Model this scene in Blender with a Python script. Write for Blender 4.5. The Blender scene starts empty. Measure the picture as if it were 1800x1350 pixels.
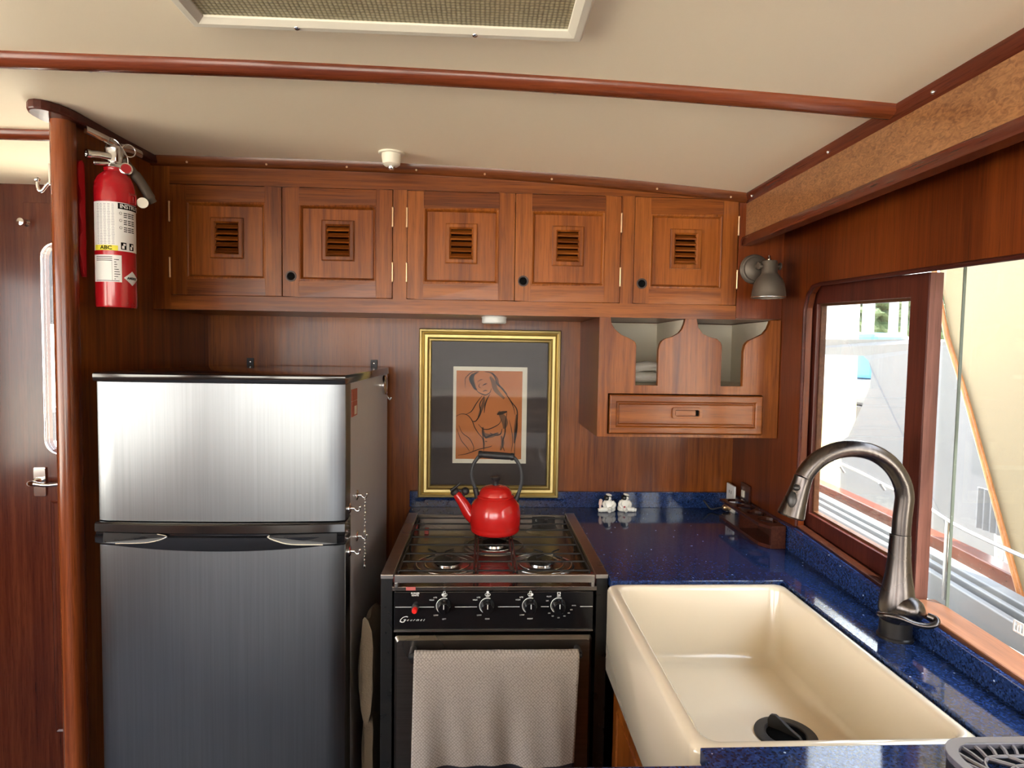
import bpy, bmesh, math, random
from mathutils import Vector, Matrix
from mathutils.geometry import tessellate_polygon
random.seed(7)
SC = bpy.context.scene
COL = SC.collection
PI = math.pi

# ------------------------------------------------------------------ camera, sky, sun, exposure
def look(pitch, yaw, roll):
    p, y, r = map(math.radians, (pitch, yaw, roll))
    f = Vector((math.sin(y)*math.cos(p), math.cos(y)*math.cos(p), -math.sin(p)))
    ri = Vector((math.cos(y), -math.sin(y), 0)); up = ri.cross(f)
    R = ri*math.cos(r)+up*math.sin(r); U = -ri*math.sin(r)+up*math.cos(r)
    return Matrix((R, U, -f)).transposed().to_4x4()
cam_d = bpy.data.cameras.new('camera'); cam = bpy.data.objects.new('camera', cam_d); COL.objects.link(cam)
cam.matrix_world = Matrix.Translation((0, 0, 1.45)) @ look(3.058, 2.744, .902)
cam_d.sensor_width = 36; cam_d.sensor_fit = 'HORIZONTAL'; cam_d.lens = 1100/1800*36
cam_d.clip_start = .02; cam_d.clip_end = 200
SC.camera = cam

world = bpy.data.worlds.new('sky'); SC.world = world; world.use_nodes = True
wn = world.node_tree.nodes; wl = world.node_tree.links
bg = wn['Background']; bg.inputs['Strength'].default_value = 3.9
tc = wn.new('ShaderNodeTexCoord'); sp = wn.new('ShaderNodeSeparateXYZ'); rp = wn.new('ShaderNodeValToRGB')
wl.new(tc.outputs['Generated'], sp.inputs[0]); wl.new(sp.outputs['Z'], rp.inputs[0]); wl.new(rp.outputs[0], bg.inputs[0])
rp.color_ramp.elements[0].position = 0; rp.color_ramp.elements[0].color = (.95, .93, .89, 1)
rp.color_ramp.elements[1].position = .8; rp.color_ramp.elements[1].color = (.66, .78, .98, 1)

sun_d = bpy.data.lights.new('sun', 'SUN'); sun = bpy.data.objects.new('sun', sun_d); COL.objects.link(sun)
sun_d.energy = 19; sun_d.angle = .02; sun_d.color = (1, .93, .82)
sun.rotation_euler = Vector((-.20, .22, -1)).to_track_quat('-Z', 'Y').to_euler()
sun.location = (6, -5, 9)

SC.view_settings.view_transform = 'Standard'; SC.view_settings.look = 'None'
SC.view_settings.gamma = 1; SC.view_settings.use_curve_mapping = False
SC.view_settings.exposure = 1.52

def portal(loc, rot, sx, sy):
    d = bpy.data.lights.new('window_portal', 'AREA'); d.shape = 'RECTANGLE'; d.size = sx; d.size_y = sy
    d.cycles.is_portal = True
    o = bpy.data.objects.new('window_portal', d); o.location = loc; o.rotation_euler = rot; COL.objects.link(o)
portal((.90, .9, 1.29), (0, PI/2, 0), .72, 1.5)            # galley window, light travels -X
portal((-.70, -2.53, 1.22), (PI/2, 0, 0), 2.9, 1.35)      # rear windows, light travels +Y
portal((-2.43, -.5, 1.28), (0, -PI/2, 0), 1.15, 3.0)       # far side windows, light travels +X

# ------------------------------------------------------------------ material helpers
def newmat(name):
    m = bpy.data.materials.new(name); m.use_nodes = True
    return m, m.node_tree.nodes, m.node_tree.links, m.node_tree.nodes['Principled BSDF']
def plain(name, c, rough=.5, metal=0, coat=0, spec=None, emis=None, bump=None, trans=0, sheen=0):
    m, n, l, b = newmat(name)
    b.inputs['Base Color'].default_value = (*c, 1); b.inputs['Roughness'].default_value = rough
    b.inputs['Metallic'].default_value = metal; b.inputs['Coat Weight'].default_value = coat
    b.inputs['Coat Roughness'].default_value = .08
    if trans: b.inputs['Transmission Weight'].default_value = trans
    if sheen: b.inputs['Sheen Weight'].default_value = sheen
    # every surface carries a little procedural variation
    t = n.new('ShaderNodeTexCoord'); nz = n.new('ShaderNodeTexNoise'); nz.inputs['Scale'].default_value = bump[0] if bump else 35
    nz.inputs['Detail'].default_value = 4
    l.new(t.outputs['Object'], nz.inputs['Vector'])
    mr = n.new('ShaderNodeMapRange'); mr.inputs['To Min'].default_value = max(.02, rough*.85); mr.inputs['To Max'].default_value = min(1, rough*1.2)
    l.new(nz.outputs['Fac'], mr.inputs['Value']); l.new(mr.outputs[0], b.inputs['Roughness'])
    if bump:
        bp = n.new('ShaderNodeBump'); bp.inputs['Strength'].default_value = bump[1]; bp.inputs['Distance'].default_value = bump[2]
        l.new(nz.outputs['Fac'], bp.inputs['Height']); l.new(bp.outputs[0], b.inputs['Normal'])
    return m
def wood(name, dark, mid, light, axis, rough=.32, coat=.35, fine=1.0, seams=None):
    dark, mid, light = [tuple(x*k for x in c) for c, k in ((dark, .70), (mid, .75), (light, .78))]
    m, n, l, b = newmat(name)
    t = n.new('ShaderNodeTexCoord')
    def noise(across, along, scale, detail, dist=0):
        mp = n.new('ShaderNodeMapping'); s = [across]*3; s['XYZ'.index(axis)] = along
        mp.inputs['Scale'].default_value = s
        l.new(t.outputs['Object'], mp.inputs['Vector'])
        z = n.new('ShaderNodeTexNoise'); z.inputs['Scale'].default_value = scale; z.inputs['Detail'].default_value = detail
        z.inputs['Distortion'].default_value = dist
        l.new(mp.outputs[0], z.inputs['Vector']); return z
    a = noise(10, .7, 1.6*fine, 5, 1.1); c = noise(60, 1.6, 2.2*fine, 6, .3); g = noise(160, 5, 3*fine, 3); big = noise(1.6, .8, 1.3, 2)
    def mx(x, y, f):
        q = n.new('ShaderNodeMix'); q.data_type = 'FLOAT'; q.inputs[0].default_value = f
        l.new(x, q.inputs[2]); l.new(y, q.inputs[3]); return q.outputs[0]
    v = mx(mx(a.outputs['Fac'], c.outputs['Fac'], .45), big.outputs['Fac'], .3)
    r = n.new('ShaderNodeValToRGB'); e = r.color_ramp.elements
    e[0].position = .39; e[0].color = (*dark, 1); e[1].position = .61; e[1].color = (*light, 1)
    k = e.new(.5); k.color = (*mid, 1)
    l.new(v, r.inputs[0])
    r2 = n.new('ShaderNodeValToRGB'); r2.color_ramp.elements[0].position = .30; r2.color_ramp.elements[0].color = (.45, .38, .34, 1)
    r2.color_ramp.elements[1].position = .46; r2.color_ramp.elements[1].color = (1, 1, 1, 1)
    l.new(g.outputs['Fac'], r2.inputs[0])
    q = n.new('ShaderNodeMix'); q.data_type = 'RGBA'; q.blend_type = 'MULTIPLY'; q.inputs[0].default_value = .7
    l.new(r.outputs[0], q.inputs[6]); l.new(r2.outputs[0], q.inputs[7])
    l.new(q.outputs[2], b.inputs['Base Color'])
    b.inputs['Roughness'].default_value = rough; b.inputs['Coat Weight'].default_value = coat*.45; b.inputs['Coat Roughness'].default_value = .12
    b.inputs['Specular IOR Level'].default_value = .28
    bp = n.new('ShaderNodeBump'); bp.inputs['Strength'].default_value = .12; bp.inputs['Distance'].default_value = .001
    l.new(g.outputs['Fac'], bp.inputs['Height']); l.new(bp.outputs[0], b.inputs['Normal'])
    return m
TD, TM, TL = (.135, .030, .004), (.25, .064, .008), (.37, .110, .016)
M = {}
M['teak_v'] = wood('teak_vertical_grain', TD, TM, TL, 'Z')
M['teak_h'] = wood('teak_horizontal_grain', TD, TM, TL, 'X')
M['teak_y'] = wood('teak_lengthwise_grain', (.13, .03, .010), (.21, .052, .016), (.30, .085, .026), 'Y')
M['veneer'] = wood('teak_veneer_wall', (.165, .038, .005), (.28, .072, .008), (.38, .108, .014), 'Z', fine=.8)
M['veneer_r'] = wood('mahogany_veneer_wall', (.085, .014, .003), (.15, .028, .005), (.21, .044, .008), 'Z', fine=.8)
M['mahog_v'] = wood('dark_mahogany_vertical', (.060, .011, .007), (.085, .017, .011), (.115, .025, .015), 'Z', rough=.4)
M['mahog_y'] = wood('dark_mahogany_lengthwise', (.060, .011, .007), (.085, .017, .011), (.115, .025, .015), 'Y', rough=.4)
M['sash_end'] = wood('worn_mahogany_end', (.17, .062, .045), (.22, .085, .062), (.28, .115, .085), 'Z', rough=.5)  # paler copy of the sash mahogany: sunlight put into the colour
M['sill'] = wood('sun_bleached_sill', (.085, .030, .012), (.115, .042, .018), (.15, .060, .026), 'Y', rough=.5)  # sunlight on sill and glazing bead is put into this paler brown
M['trim'] = wood('dark_red_trim', (.085, .016, .008), (.125, .026, .012), (.17, .040, .018), 'Y', rough=.25, coat=.6)
M['trim_x'] = wood('dark_red_beam', (.13, .024, .010), (.19, .040, .014), (.26, .060, .020), 'X', rough=.25, coat=.6)
M['cornice'] = wood('teak_cornice', (.12, .032, .010), (.20, .056, .016), (.28, .085, .024), 'X', rough=.25, coat=.5)
M['post'] = wood('teak_post', (.14, .030, .009), (.23, .055, .015), (.32, .085, .024), 'Z', rough=.22, coat=.7)
M['door_wood'] = wood('passage_door_wood', (.065, .012, .006), (.095, .020, .009), (.13, .032, .014), 'Z', rough=.25, coat=.6)
M['rack'] = wood('rack_mahogany', (.045, .011, .006), (.07, .018, .009), (.10, .028, .014), 'Y', rough=.25, coat=.6)
M['dark_int'] = wood('dark_cabinet_wood', (.03, .009, .005), (.05, .014, .007), (.07, .02, .010), 'Z')
# burl
def burl():
    m, n, l, b = newmat('burl_veneer')
    t = n.new('ShaderNodeTexCoord'); nz = n.new('ShaderNodeTexNoise'); nz.inputs['Scale'].default_value = 14; nz.inputs['Detail'].default_value = 3
    mp = n.new('ShaderNodeMapping'); mp.inputs['Scale'].default_value = (1, .55, 1.2)
    l.new(t.outputs['Object'], mp.inputs[0]); l.new(mp.outputs[0], nz.inputs['Vector'])
    v = n.new('ShaderNodeTexNoise'); v.inputs['Scale'].default_value = 120; v.inputs['Detail'].default_value = 3; v.inputs['Distortion'].default_value = 1.6
    l.new(mp.outputs[0], v.inputs['Vector'])
    q = n.new('ShaderNodeMix'); q.data_type = 'FLOAT'; q.inputs[0].default_value = .3
    l.new(v.outputs['Fac'], q.inputs[2]); l.new(nz.outputs['Fac'], q.inputs[3])
    r = n.new('ShaderNodeValToRGB'); e = r.color_ramp.elements
    e[0].position = .34; e[0].color = (.14, .052, .018, 1); e[1].position = .64; e[1].color = (.36, .165, .065, 1)
    l.new(q.outputs[0], r.inputs[0]); l.new(r.outputs[0], b.inputs['Base Color'])
    b.inputs['Roughness'].default_value = .3; b.inputs['Coat Weight'].default_value = .3
    return m
M['burl'] = burl()
def quartz():
    m, n, l, b = newmat('blue_quartz')
    t = n.new('ShaderNodeTexCoord')
    def vor(s, lo, hi, out='Color'):
        v = n.new('ShaderNodeTexVoronoi'); v.inputs['Scale'].default_value = s
        l.new(t.outputs['Object'], v.inputs['Vector']); return v
    v1 = vor(330, 0, 0); sep = n.new('ShaderNodeSeparateColor'); l.new(v1.outputs['Color'], sep.inputs[0])
    r = n.new('ShaderNodeValToRGB'); r.color_ramp.interpolation = 'LINEAR'; e = r.color_ramp.elements
    e[0].position = .0; e[0].color = (.006, .011, .034, 1); e[1].position = 1; e[1].color = (.030, .066, .20, 1)
    k = e.new(.35); k.color = (.011, .025, .085, 1); k = e.new(.7); k.color = (.015, .036, .125, 1)
    l.new(sep.outputs[0], r.inputs[0])
    v2 = vor(95, 0, 0); s2 = n.new('ShaderNodeSeparateColor'); l.new(v2.outputs['Color'], s2.inputs[0])
    gt = n.new('ShaderNodeMath'); gt.operation = 'GREATER_THAN'; gt.inputs[1].default_value = .955; l.new(s2.outputs[1], gt.inputs[0])
    lt = n.new('ShaderNodeMath'); lt.operation = 'LESS_THAN'; lt.inputs[1].default_value = .17; l.new(v2.outputs['Distance'], lt.inputs[0])
    mu = n.new('ShaderNodeMath'); mu.operation = 'MULTIPLY'; l.new(gt.outputs[0], mu.inputs[0]); l.new(lt.outputs[0], mu.inputs[1])
    q = n.new('ShaderNodeMix'); q.data_type = 'RGBA'; l.new(mu.outputs[0], q.inputs[0]); l.new(r.outputs[0], q.inputs[6]); q.inputs[7].default_value = (.55, .65, .8, 1)
    l.new(q.outputs[2], b.inputs['Base Color']); b.inputs['Roughness'].default_value = .07
    b.inputs['IOR'].default_value = 1.6
    return m
M['quartz'] = quartz()
def brushed(name, c, rough, axis='Z', amt=.10):
    m, n, l, b = newmat(name)
    t = n.new('ShaderNodeTexCoord'); mp = n.new('ShaderNodeMapping'); s = [150]*3; s['XYZ'.index(axis)] = 2.0
    mp.inputs['Scale'].default_value = s; l.new(t.outputs['Object'], mp.inputs[0])
    z = n.new('ShaderNodeTexNoise'); z.inputs['Scale'].default_value = 1.5; z.inputs['Detail'].default_value = 4; l.new(mp.outputs[0], z.inputs['Vector'])
    z2 = n.new('ShaderNodeTexNoise'); z2.inputs['Scale'].default_value = 4; z2.inputs['Detail'].default_value = 3; l.new(t.outputs['Object'], z2.inputs['Vector'])
    r = n.new('ShaderNodeValToRGB'); e = r.color_ramp.elements
    e[0].position = .3; e[0].color = (*[x*(1-amt) for x in c], 1); e[1].position = .7; e[1].color = (*[min(1, x*(1+amt)) for x in c], 1)
    l.new(z.outputs['Fac'], r.inputs[0]); l.new(r.outputs[0], b.inputs['Base Color'])
    mr = n.new('ShaderNodeMapRange'); mr.inputs['To Min'].default_value = rough*.8; mr.inputs['To Max'].default_value = rough*1.25
    l.new(z2.outputs['Fac'], mr.inputs['Value']); l.new(mr.outputs[0], b.inputs['Roughness'])
    b.inputs['Metallic'].default_value = 1
    bp = n.new('ShaderNodeBump'); bp.inputs['Strength'].default_value = .06; bp.inputs['Distance'].default_value = .0006
    l.new(z.outputs['Fac'], bp.inputs['Height']); l.new(bp.outputs[0], b.inputs['Normal'])
    return m
M['fridge'] = brushed('brushed_stainless', (.185, .196, .206), .29, amt=.07)
M['fridge_side'] = plain('silver_painted_side', (.60, .60, .65), .36, .25)
M['steel'] = brushed('stove_steel', (.42, .40, .38), .28, 'X')
M['steel_dark'] = brushed('dark_stove_steel', (.21, .19, .17), .28, 'X')
M['pan'] = brushed('cooktop_steel', (.22, .195, .175), .26, 'X', .2)
M['tap'] = brushed('dark_bronze_steel', (.115, .10, .092), .27, 'Z', .15)
M['tap_dark'] = plain('tap_base_black', (.035, .032, .03), .3, .6)
M['chrome'] = plain('chrome', (.75, .75, .74), .12, 1)
M['pewter'] = plain('aged_pewter', (.13, .108, .085), .5, .55, bump=(90, .1, .001))
M['brass'] = plain('worn_brass', (.75, .52, .30), .35, 1)
M['gold'] = plain('antique_gold', (.50, .385, .15), .38, .8, bump=(55, .25, .002))
M['black_gloss'] = plain('black_gloss_plastic', (.008, .008, .009), .12, 0, coat=.4)
M['black'] = plain('black_enamel', (.010, .010, .010), .28)
M['black_matte'] = plain('black_matte_plastic', (.018, .018, .020), .45)
M['iron'] = plain('black_wire_iron', (.02, .019, .018), .42, .3)
M['red_enamel'] = plain('red_enamel', (.56, .012, .010), .18, 0, coat=.5)
M['red_paint'] = plain('red_extinguisher_paint', (.42, .006, .012), .25, 0, coat=.4)
M['red_plastic'] = plain('red_plastic', (.35, .008, .012), .4)
M['red_rubber'] = plain('faded_red_rubber', (.45, .10, .09), .7)
M['red_button'] = plain('red_button', (.75, .02, .015), .3)
M['white_plastic'] = plain('white_plastic', (.80, .80, .77), .4)
M['ivory'] = plain('ivory_plastic', (.74, .69, .57), .45)
M['porcelain'] = plain('cream_fireclay', (.80, .70, .54), .12, 0, coat=.6)
M['ceramic'] = plain('white_glazed_ceramic', (.82, .80, .72), .15, coat=.4)
M['hair'] = plain('black_glaze', (.01, .012, .01), .2)
M['skin_glaze'] = plain('pale_pink_glaze', (.80, .58, .48), .3)
M['cream_paint'] = plain('cream_cupboard_paint', (.78, .72, .58), .6)
M['towel_white'] = plain('rolled_white_towel', (.78, .75, .68), .95, bump=(300, .5, .003))
M['vinyl'] = plain('cream_headliner', (.88, .77, .58), .62, bump=(220, .12, .001))
M['label'] = plain('white_label_paper', (.78, .78, .76), .5)
M['label_grey'] = plain('fine_print_grey', (.42, .43, .46), .6)
M['yellow'] = plain('yellow_label', (.78, .70, .05), .5)
M['ink'] = plain('black_ink', (.006, .006, .006), .8); M['ink'].node_tree.nodes['Principled BSDF'].inputs['Specular IOR Level'].default_value = 0  # print black; also stands for the shade inside holes and slots
M['white_ink'] = plain('white_ink', (.75, .75, .73), .5)
M['grey_ink'] = plain('grey_ink', (.42, .42, .41), .5)
M['mat_board'] = plain('dark_brown_mat_board', (.075, .062, .058), .8)
M['border'] = plain('ivory_border_paper', (.80, .77, .64), .7)
M['orange_paper'] = plain('orange_brown_paper', (.52, .185, .062), .8)
M['charcoal'] = plain('charcoal_stroke', (.045, .030, .022), .9)
M['charcoal_soft'] = plain('soft_charcoal_shading', (.17, .085, .045), .9)
M['bag'] = plain('dark_beige_canvas', (.13, .095, .06), .9, bump=(200, .4, .003))
M['floor'] = plain('blue_grey_carpet', (.11, .12, .15), .95, bump=(400, .6, .004))
M['white_gel'] = plain('white_gelcoat', (.42, .43, .43), .3)
M['cream_canvas'] = plain('cream_canvas', (.36, .30, .205), .9, bump=(300, .3, .002))
def translucent(m, c, f):
    n = m.node_tree.nodes; l = m.node_tree.links; b = n['Principled BSDF']; out = n['Material Output']
    tb = n.new('ShaderNodeBsdfTranslucent'); tb.inputs[0].default_value = (*c, 1); mx = n.new('ShaderNodeMixShader'); mx.inputs[0].default_value = f
    l.new(b.outputs[0], mx.inputs[1]); l.new(tb.outputs[0], mx.inputs[2]); l.new(mx.outputs[0], out.inputs['Surface'])
translucent(M['cream_canvas'], (.34, .29, .20), .5)
M['grey_canvas'] = plain('pale_grey_canvas', (.135, .137, .143), .8)
M['rail_white'] = plain('weathered_white_rail', (.16, .16, .16), .5)
M['deck'] = plain('grey_side_deck', (.018, .018, .021), .7, bump=(60, .4, .004))
M['orange_wood'] = wood('varnished_orange_pole', (.36, .12, .03), (.46, .17, .05), (.55, .22, .07), 'Z')
M['leaf'] = plain('green_foliage', (.035, .06, .022), .8, bump=(12, 1, .05))
M['dark_hull'] = plain('dark_hull', (.05, .05, .055), .5)
M['yellow_post'] = plain('yellow_painted_post', (.55, .47, .22), .6)
M['blue_tarp'] = plain('blue_tarp', (.06, .20, .36), .7)
M['magnet'] = plain('patterned_magnet', (.42, .10, .06), .5, bump=(120, .3, .001))
M['trivet'] = plain('worn_black_plastic', (.13, .12, .14), .22, coat=.4)  # black plastic; reflected light put into the colour as grey lilac
M['screw'] = plain('dull_screw_steel', (.62, .58, .52), .35, .3)
M['pull_dark'] = plain('dark_bronze_ring', (.05, .035, .03), .35, .7)
M['rear_white'] = plain('white_saloon_blind', (.62, .64, .56), .8)
# waffle towel
def waffle():
    m, n, l, b = newmat('grey_waffle_towel')
    b.inputs['Base Color'].default_value = (.40, .355, .32, 1); b.inputs['Roughness'].default_value = .95; b.inputs['Sheen Weight'].default_value = .2
    t = n.new('ShaderNodeTexCoord'); mp = n.new('ShaderNodeMapping'); mp.inputs['Rotation'].default_value = (0, PI/4, 0); mp.inputs['Scale'].default_value = (1, .01, 1)
    l.new(t.outputs['Object'], mp.inputs[0])
    v = n.new('ShaderNodeTexVoronoi'); v.inputs['Scale'].default_value = 185; v.inputs['Randomness'].default_value = .15; v.distance = 'CHEBYCHEV'
    l.new(mp.outputs[0], v.inputs['Vector'])
    r = n.new('ShaderNodeValToRGB'); r.color_ramp.elements[0].color = (.46, .41, .37, 1); r.color_ramp.elements[1].color = (.20, .17, .15, 1)
    r.color_ramp.elements[0].position = .2; r.color_ramp.elements[1].position = .62
    l.new(v.outputs['Distance'], r.inputs[0]); l.new(r.outputs[0], b.inputs['Base Color'])
    bp = n.new('ShaderNodeBump'); bp.inputs['Strength'].default_value = .7; bp.inputs['Distance'].default_value = .002; bp.invert = True
    l.new(v.outputs['Distance'], bp.inputs['Height']); l.new(bp.outputs[0], b.inputs['Normal'])
    return m
M['waffle'] = waffle()
M['harbour'] = plain('pale_harbour_water', (.62, .57, .47), .5, bump=(3, .3, .05))  # pale like sunlit glare, so that it bounces light up to the ceiling
M['towel_black'] = plain('black_towel_stripe', (.012, .012, .02), .95)
# prismatic diffuser
def diffuser():
    m, n, l, b = newmat('prismatic_diffuser')
    t = n.new('ShaderNodeTexCoord'); v = n.new('ShaderNodeTexVoronoi'); v.inputs['Scale'].default_value = 150; v.inputs['Randomness'].default_value = .12
    l.new(t.outputs['Object'], v.inputs['Vector'])
    r = n.new('ShaderNodeValToRGB'); r.color_ramp.elements[0].color = (.72, .66, .42, 1); r.color_ramp.elements[1].color = (.20, .17, .09, 1)
    r.color_ramp.elements[1].position = .6
    l.new(v.outputs['Distance'], r.inputs[0]); l.new(r.outputs[0], b.inputs['Base Color']); b.inputs['Roughness'].default_value = .3
    bp = n.new('ShaderNodeBump'); bp.inputs['Strength'].default_value = .6; bp.inputs['Distance'].default_value = .003; bp.invert = True
    l.new(v.outputs['Distance'], bp.inputs['Height']); l.new(bp.outputs[0], b.inputs['Normal'])
    return m
M['diffuser'] = diffuser()
def glass(name, tint=(.95, .955, .95), gl=.08, drops=False):
    m, n, l, b = newmat(name); n.remove(b); out = n['Material Output']
    tr = n.new('ShaderNodeBsdfTransparent'); tr.inputs[0].default_value = (*tint, 1)
    g = n.new('ShaderNodeBsdfGlossy'); g.inputs['Roughness'].default_value = .02; g.inputs['Color'].default_value = (1, 1, 1, 1)
    if name == 'picture_glass': g.inputs['Color'].default_value = (.16, .16, .16, 1)
    lw = n.new('ShaderNodeLayerWeight'); pw = n.new('ShaderNodeMath'); pw.operation = 'POWER'; pw.inputs[1].default_value = 4; l.new(lw.outputs['Facing'], pw.inputs[0])
    fr = n.new('ShaderNodeMath'); fr.operation = 'MULTIPLY_ADD'; fr.inputs[1].default_value = .6; fr.inputs[2].default_value = .02; l.new(pw.outputs[0], fr.inputs[0])
    mx = n.new('ShaderNodeMixShader'); l.new(fr.outputs[0], mx.inputs[0]); l.new(tr.outputs[0], mx.inputs[1]); l.new(g.outputs[0], mx.inputs[2])
    last = mx.outputs[0]
    if drops:   # dried salt spots and grime on the pane
        df = n.new('ShaderNodeBsdfDiffuse'); df.inputs[0].default_value = (.75, .76, .74, 1)
        t = n.new('ShaderNodeTexCoord'); v = n.new('ShaderNodeTexVoronoi'); v.inputs['Scale'].default_value = 110
        l.new(t.outputs['Object'], v.inputs['Vector'])
        r = n.new('ShaderNodeValToRGB'); r.color_ramp.elements[0].position = .06; r.color_ramp.elements[0].color = (.30, .30, .30, 1)
        r.color_ramp.elements[1].position = .12; r.color_ramp.elements[1].color = (.012, .012, .012, 1)
        l.new(v.outputs['Distance'], r.inputs[0])
        m2 = n.new('ShaderNodeMixShader'); l.new(r.outputs[0], m2.inputs[0]); l.new(last, m2.inputs[1]); l.new(df.outputs[0], m2.inputs[2]); last = m2.outputs[0]
    l.new(last, out.inputs['Surface'])
    return m
M['glass'] = glass('clear_glass'); M['glass_dirty'] = glass('salt_spotted_glass', (.94, .95, .94), drops=True)
M['pic_glass'] = glass('picture_glass', (.97, .97, .97), gl=.25)
M['glass_edge'] = plain('green_glass_edge', (.10, .12, .10), .25)

# ------------------------------------------------------------------ mesh helpers
def nb(): return bmesh.new()
def quad(bm, vs, mi=0):
    f = bm.faces.new([v if isinstance(v, bmesh.types.BMVert) else bm.verts.new(v) for v in vs]); f.material_index = mi; return f
def box(bm, x0, x1, y0, y1, z0, z1, mi=0, rot=None, c=None):
    vs = [Vector((x, y, z)) for x in (x0, x1) for y in (y0, y1) for z in (z0, z1)]
    if rot is not None:
        c = Vector(c) if c is not None else sum(vs, Vector())/8
        vs = [rot @ (v-c)+c for v in vs]
    v = [bm.verts.new(p) for p in vs]
    for f in ((0, 1, 3, 2), (4, 6, 7, 5), (0, 4, 5, 1), (2, 3, 7, 6), (0, 2, 6, 4), (1, 5, 7, 3)):
        quad(bm, [v[i] for i in f], mi)
def plate(bm, outer, holes, fn, t0, t1, mi=0):
    loops = [[Vector((a, b, 0)) for a, b in L] for L in [outer]+holes]
    tris = tessellate_polygon(loops); flat = [p for L in loops for p in L]
    A = [bm.verts.new(fn(p.x, p.y, t0)) for p in flat]; Bv = [bm.verts.new(fn(p.x, p.y, t1)) for p in flat]
    for t in tris:
        try: quad(bm, [A[i] for i in t], mi); quad(bm, [Bv[i] for i in reversed(t)], mi)
        except ValueError: pass
    k = 0
    for L in loops:
        m = len(L)
        for i in range(m): quad(bm, [A[k+i], A[k+(i+1) % m], Bv[k+(i+1) % m], Bv[k+i]], mi)
        k += m
XZ = lambda a, b, t: (a, t, b)
XY = lambda a, b, t: (a, b, t)
YZ = lambda a, b, t: (t, a, b)
WX = lambda y, off=0: .8043+.030*y+off          # the slightly skewed right wall
WR = lambda a, b, t: (WX(a, t), a, b)
def rrect(a0, a1, b0, b1, r, n=6):
    rs = r if isinstance(r, (list, tuple)) else [r]*4
    out = []
    for (cx, cy, s, rr) in ((a1, b1, 0, rs[0]), (a0, b1, 1, rs[1]), (a0, b0, 2, rs[2]), (a1, b0, 3, rs[3])):
        ox = cx-rr if s in (0, 3) else cx+rr; oy = cy-rr if s in (0, 1) else cy+rr
        for i in range(n+1):
            t = (s+i/n)*PI/2; out.append((ox+rr*math.cos(t), oy+rr*math.sin(t)))
    return out
def loft(bm, loops, cap0=True, cap1=True, closed=True, mi=0):
    L = [[bm.verts.new(p) for p in l] for l in loops]; m = len(L[0])
    for a, b in zip(L, L[1:]):
        for i in range(m if closed else m-1): quad(bm, [a[i], a[(i+1) % m], b[(i+1) % m], b[i]], mi)
    if cap0: quad(bm, list(reversed(L[0])), mi)
    if cap1: quad(bm, L[-1], mi)
def frame(bm, a0, a1, b0, b1, prof, fn, mi=0):
    # moulding profile [(inset, depth)] swept round a rectangle; fn(a, b, depth)
    loops = []
    for i, d in prof: loops.append([fn(a0+i, b0+i, d), fn(a1-i, b0+i, d), fn(a1-i, b1-i, d), fn(a0+i, b1-i, d)])
    loft(bm, loops, False, False, mi=mi)
def basis(n):
    n = Vector(n).normalized(); u = n.cross(Vector((0, 0, 1)) if abs(n.z) < .9 else Vector((1, 0, 0))).normalized()
    return u, n.cross(u), n
def lathe(bm, prof, c=(0, 0, 0), ax=(0, 0, 1), seg=32, mi=0, sx=1, sy=1):
    u, v, n = basis(ax); c = Vector(c)
    loops = [[c+u*(r*sx*math.cos(2*PI*i/seg))+v*(r*sy*math.sin(2*PI*i/seg))+n*h for i in range(seg)] for r, h in prof]
    loft(bm, loops, prof[0][0] > 1e-6, prof[-1][0] > 1e-6, mi=mi)
def tube(bm, pts, r, seg=10, closed=False, mi=0, flat=1):
    P = [Vector(p) for p in pts]; n = len(P); loops = []; up = None
    for i in range(n):
        if closed: t = (P[(i+1) % n]-P[i-1])
        else: t = P[min(i+1, n-1)]-P[max(i-1, 0)]
        t.normalize()
        if up is None:
            up = t.cross(Vector((0, 0, 1)) if abs(t.z) < .9 else Vector((0, 1, 0))).normalized()
        up = (up-t*up.dot(t)).normalized(); w = t.cross(up)
        rr = r[i] if isinstance(r, (list, tuple)) else r
        loops.append([P[i]+up*rr*math.cos(2*PI*k/seg)+w*rr*flat*math.sin(2*PI*k/seg) for k in range(seg)])
    if closed: loops.append(loops[0]); loft(bm, loops, False, False, mi=mi)
    else: loft(bm, loops, True, True, mi=mi)
def arc(c, r, a0, a1, n, fn): return [fn(c[0]+r*math.cos(a0+(a1-a0)*i/n), c[1]+r*math.sin(a0+(a1-a0)*i/n)) for i in range(n+1)]
def smoothpts(pts, n=6):
    P = [Vector(p) for p in pts]; P = [P[0]*2-P[1]]+P+[P[-1]*2-P[-2]]; out = []
    for i in range(1, len(P)-2):
        a, b, c, d = P[i-1:i+3]
        for k in range(n):
            t = k/n; out.append(.5*((2*b)+(c-a)*t+(2*a-5*b+4*c-d)*t*t+(3*b-a-3*c+d)*t**3))
    return out+[P[-2]]
def ball(bm, c, r, s=(1, 1, 1), seg=16, mi=0):
    prof = [(r*math.sin(PI*i/10), -r*math.cos(PI*i/10)) for i in range(11)]
    u = len(bm.verts); before = set(bm.verts)
    lathe(bm, [(max(a, 1e-7), b) for a, b in prof], (0, 0, 0), seg=seg, mi=mi)
    for v in bm.verts:
        if v not in before: v.co = Vector((v.co.x*s[0]+c[0], v.co.y*s[1]+c[1], v.co.z*s[2]+c[2]))

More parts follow.
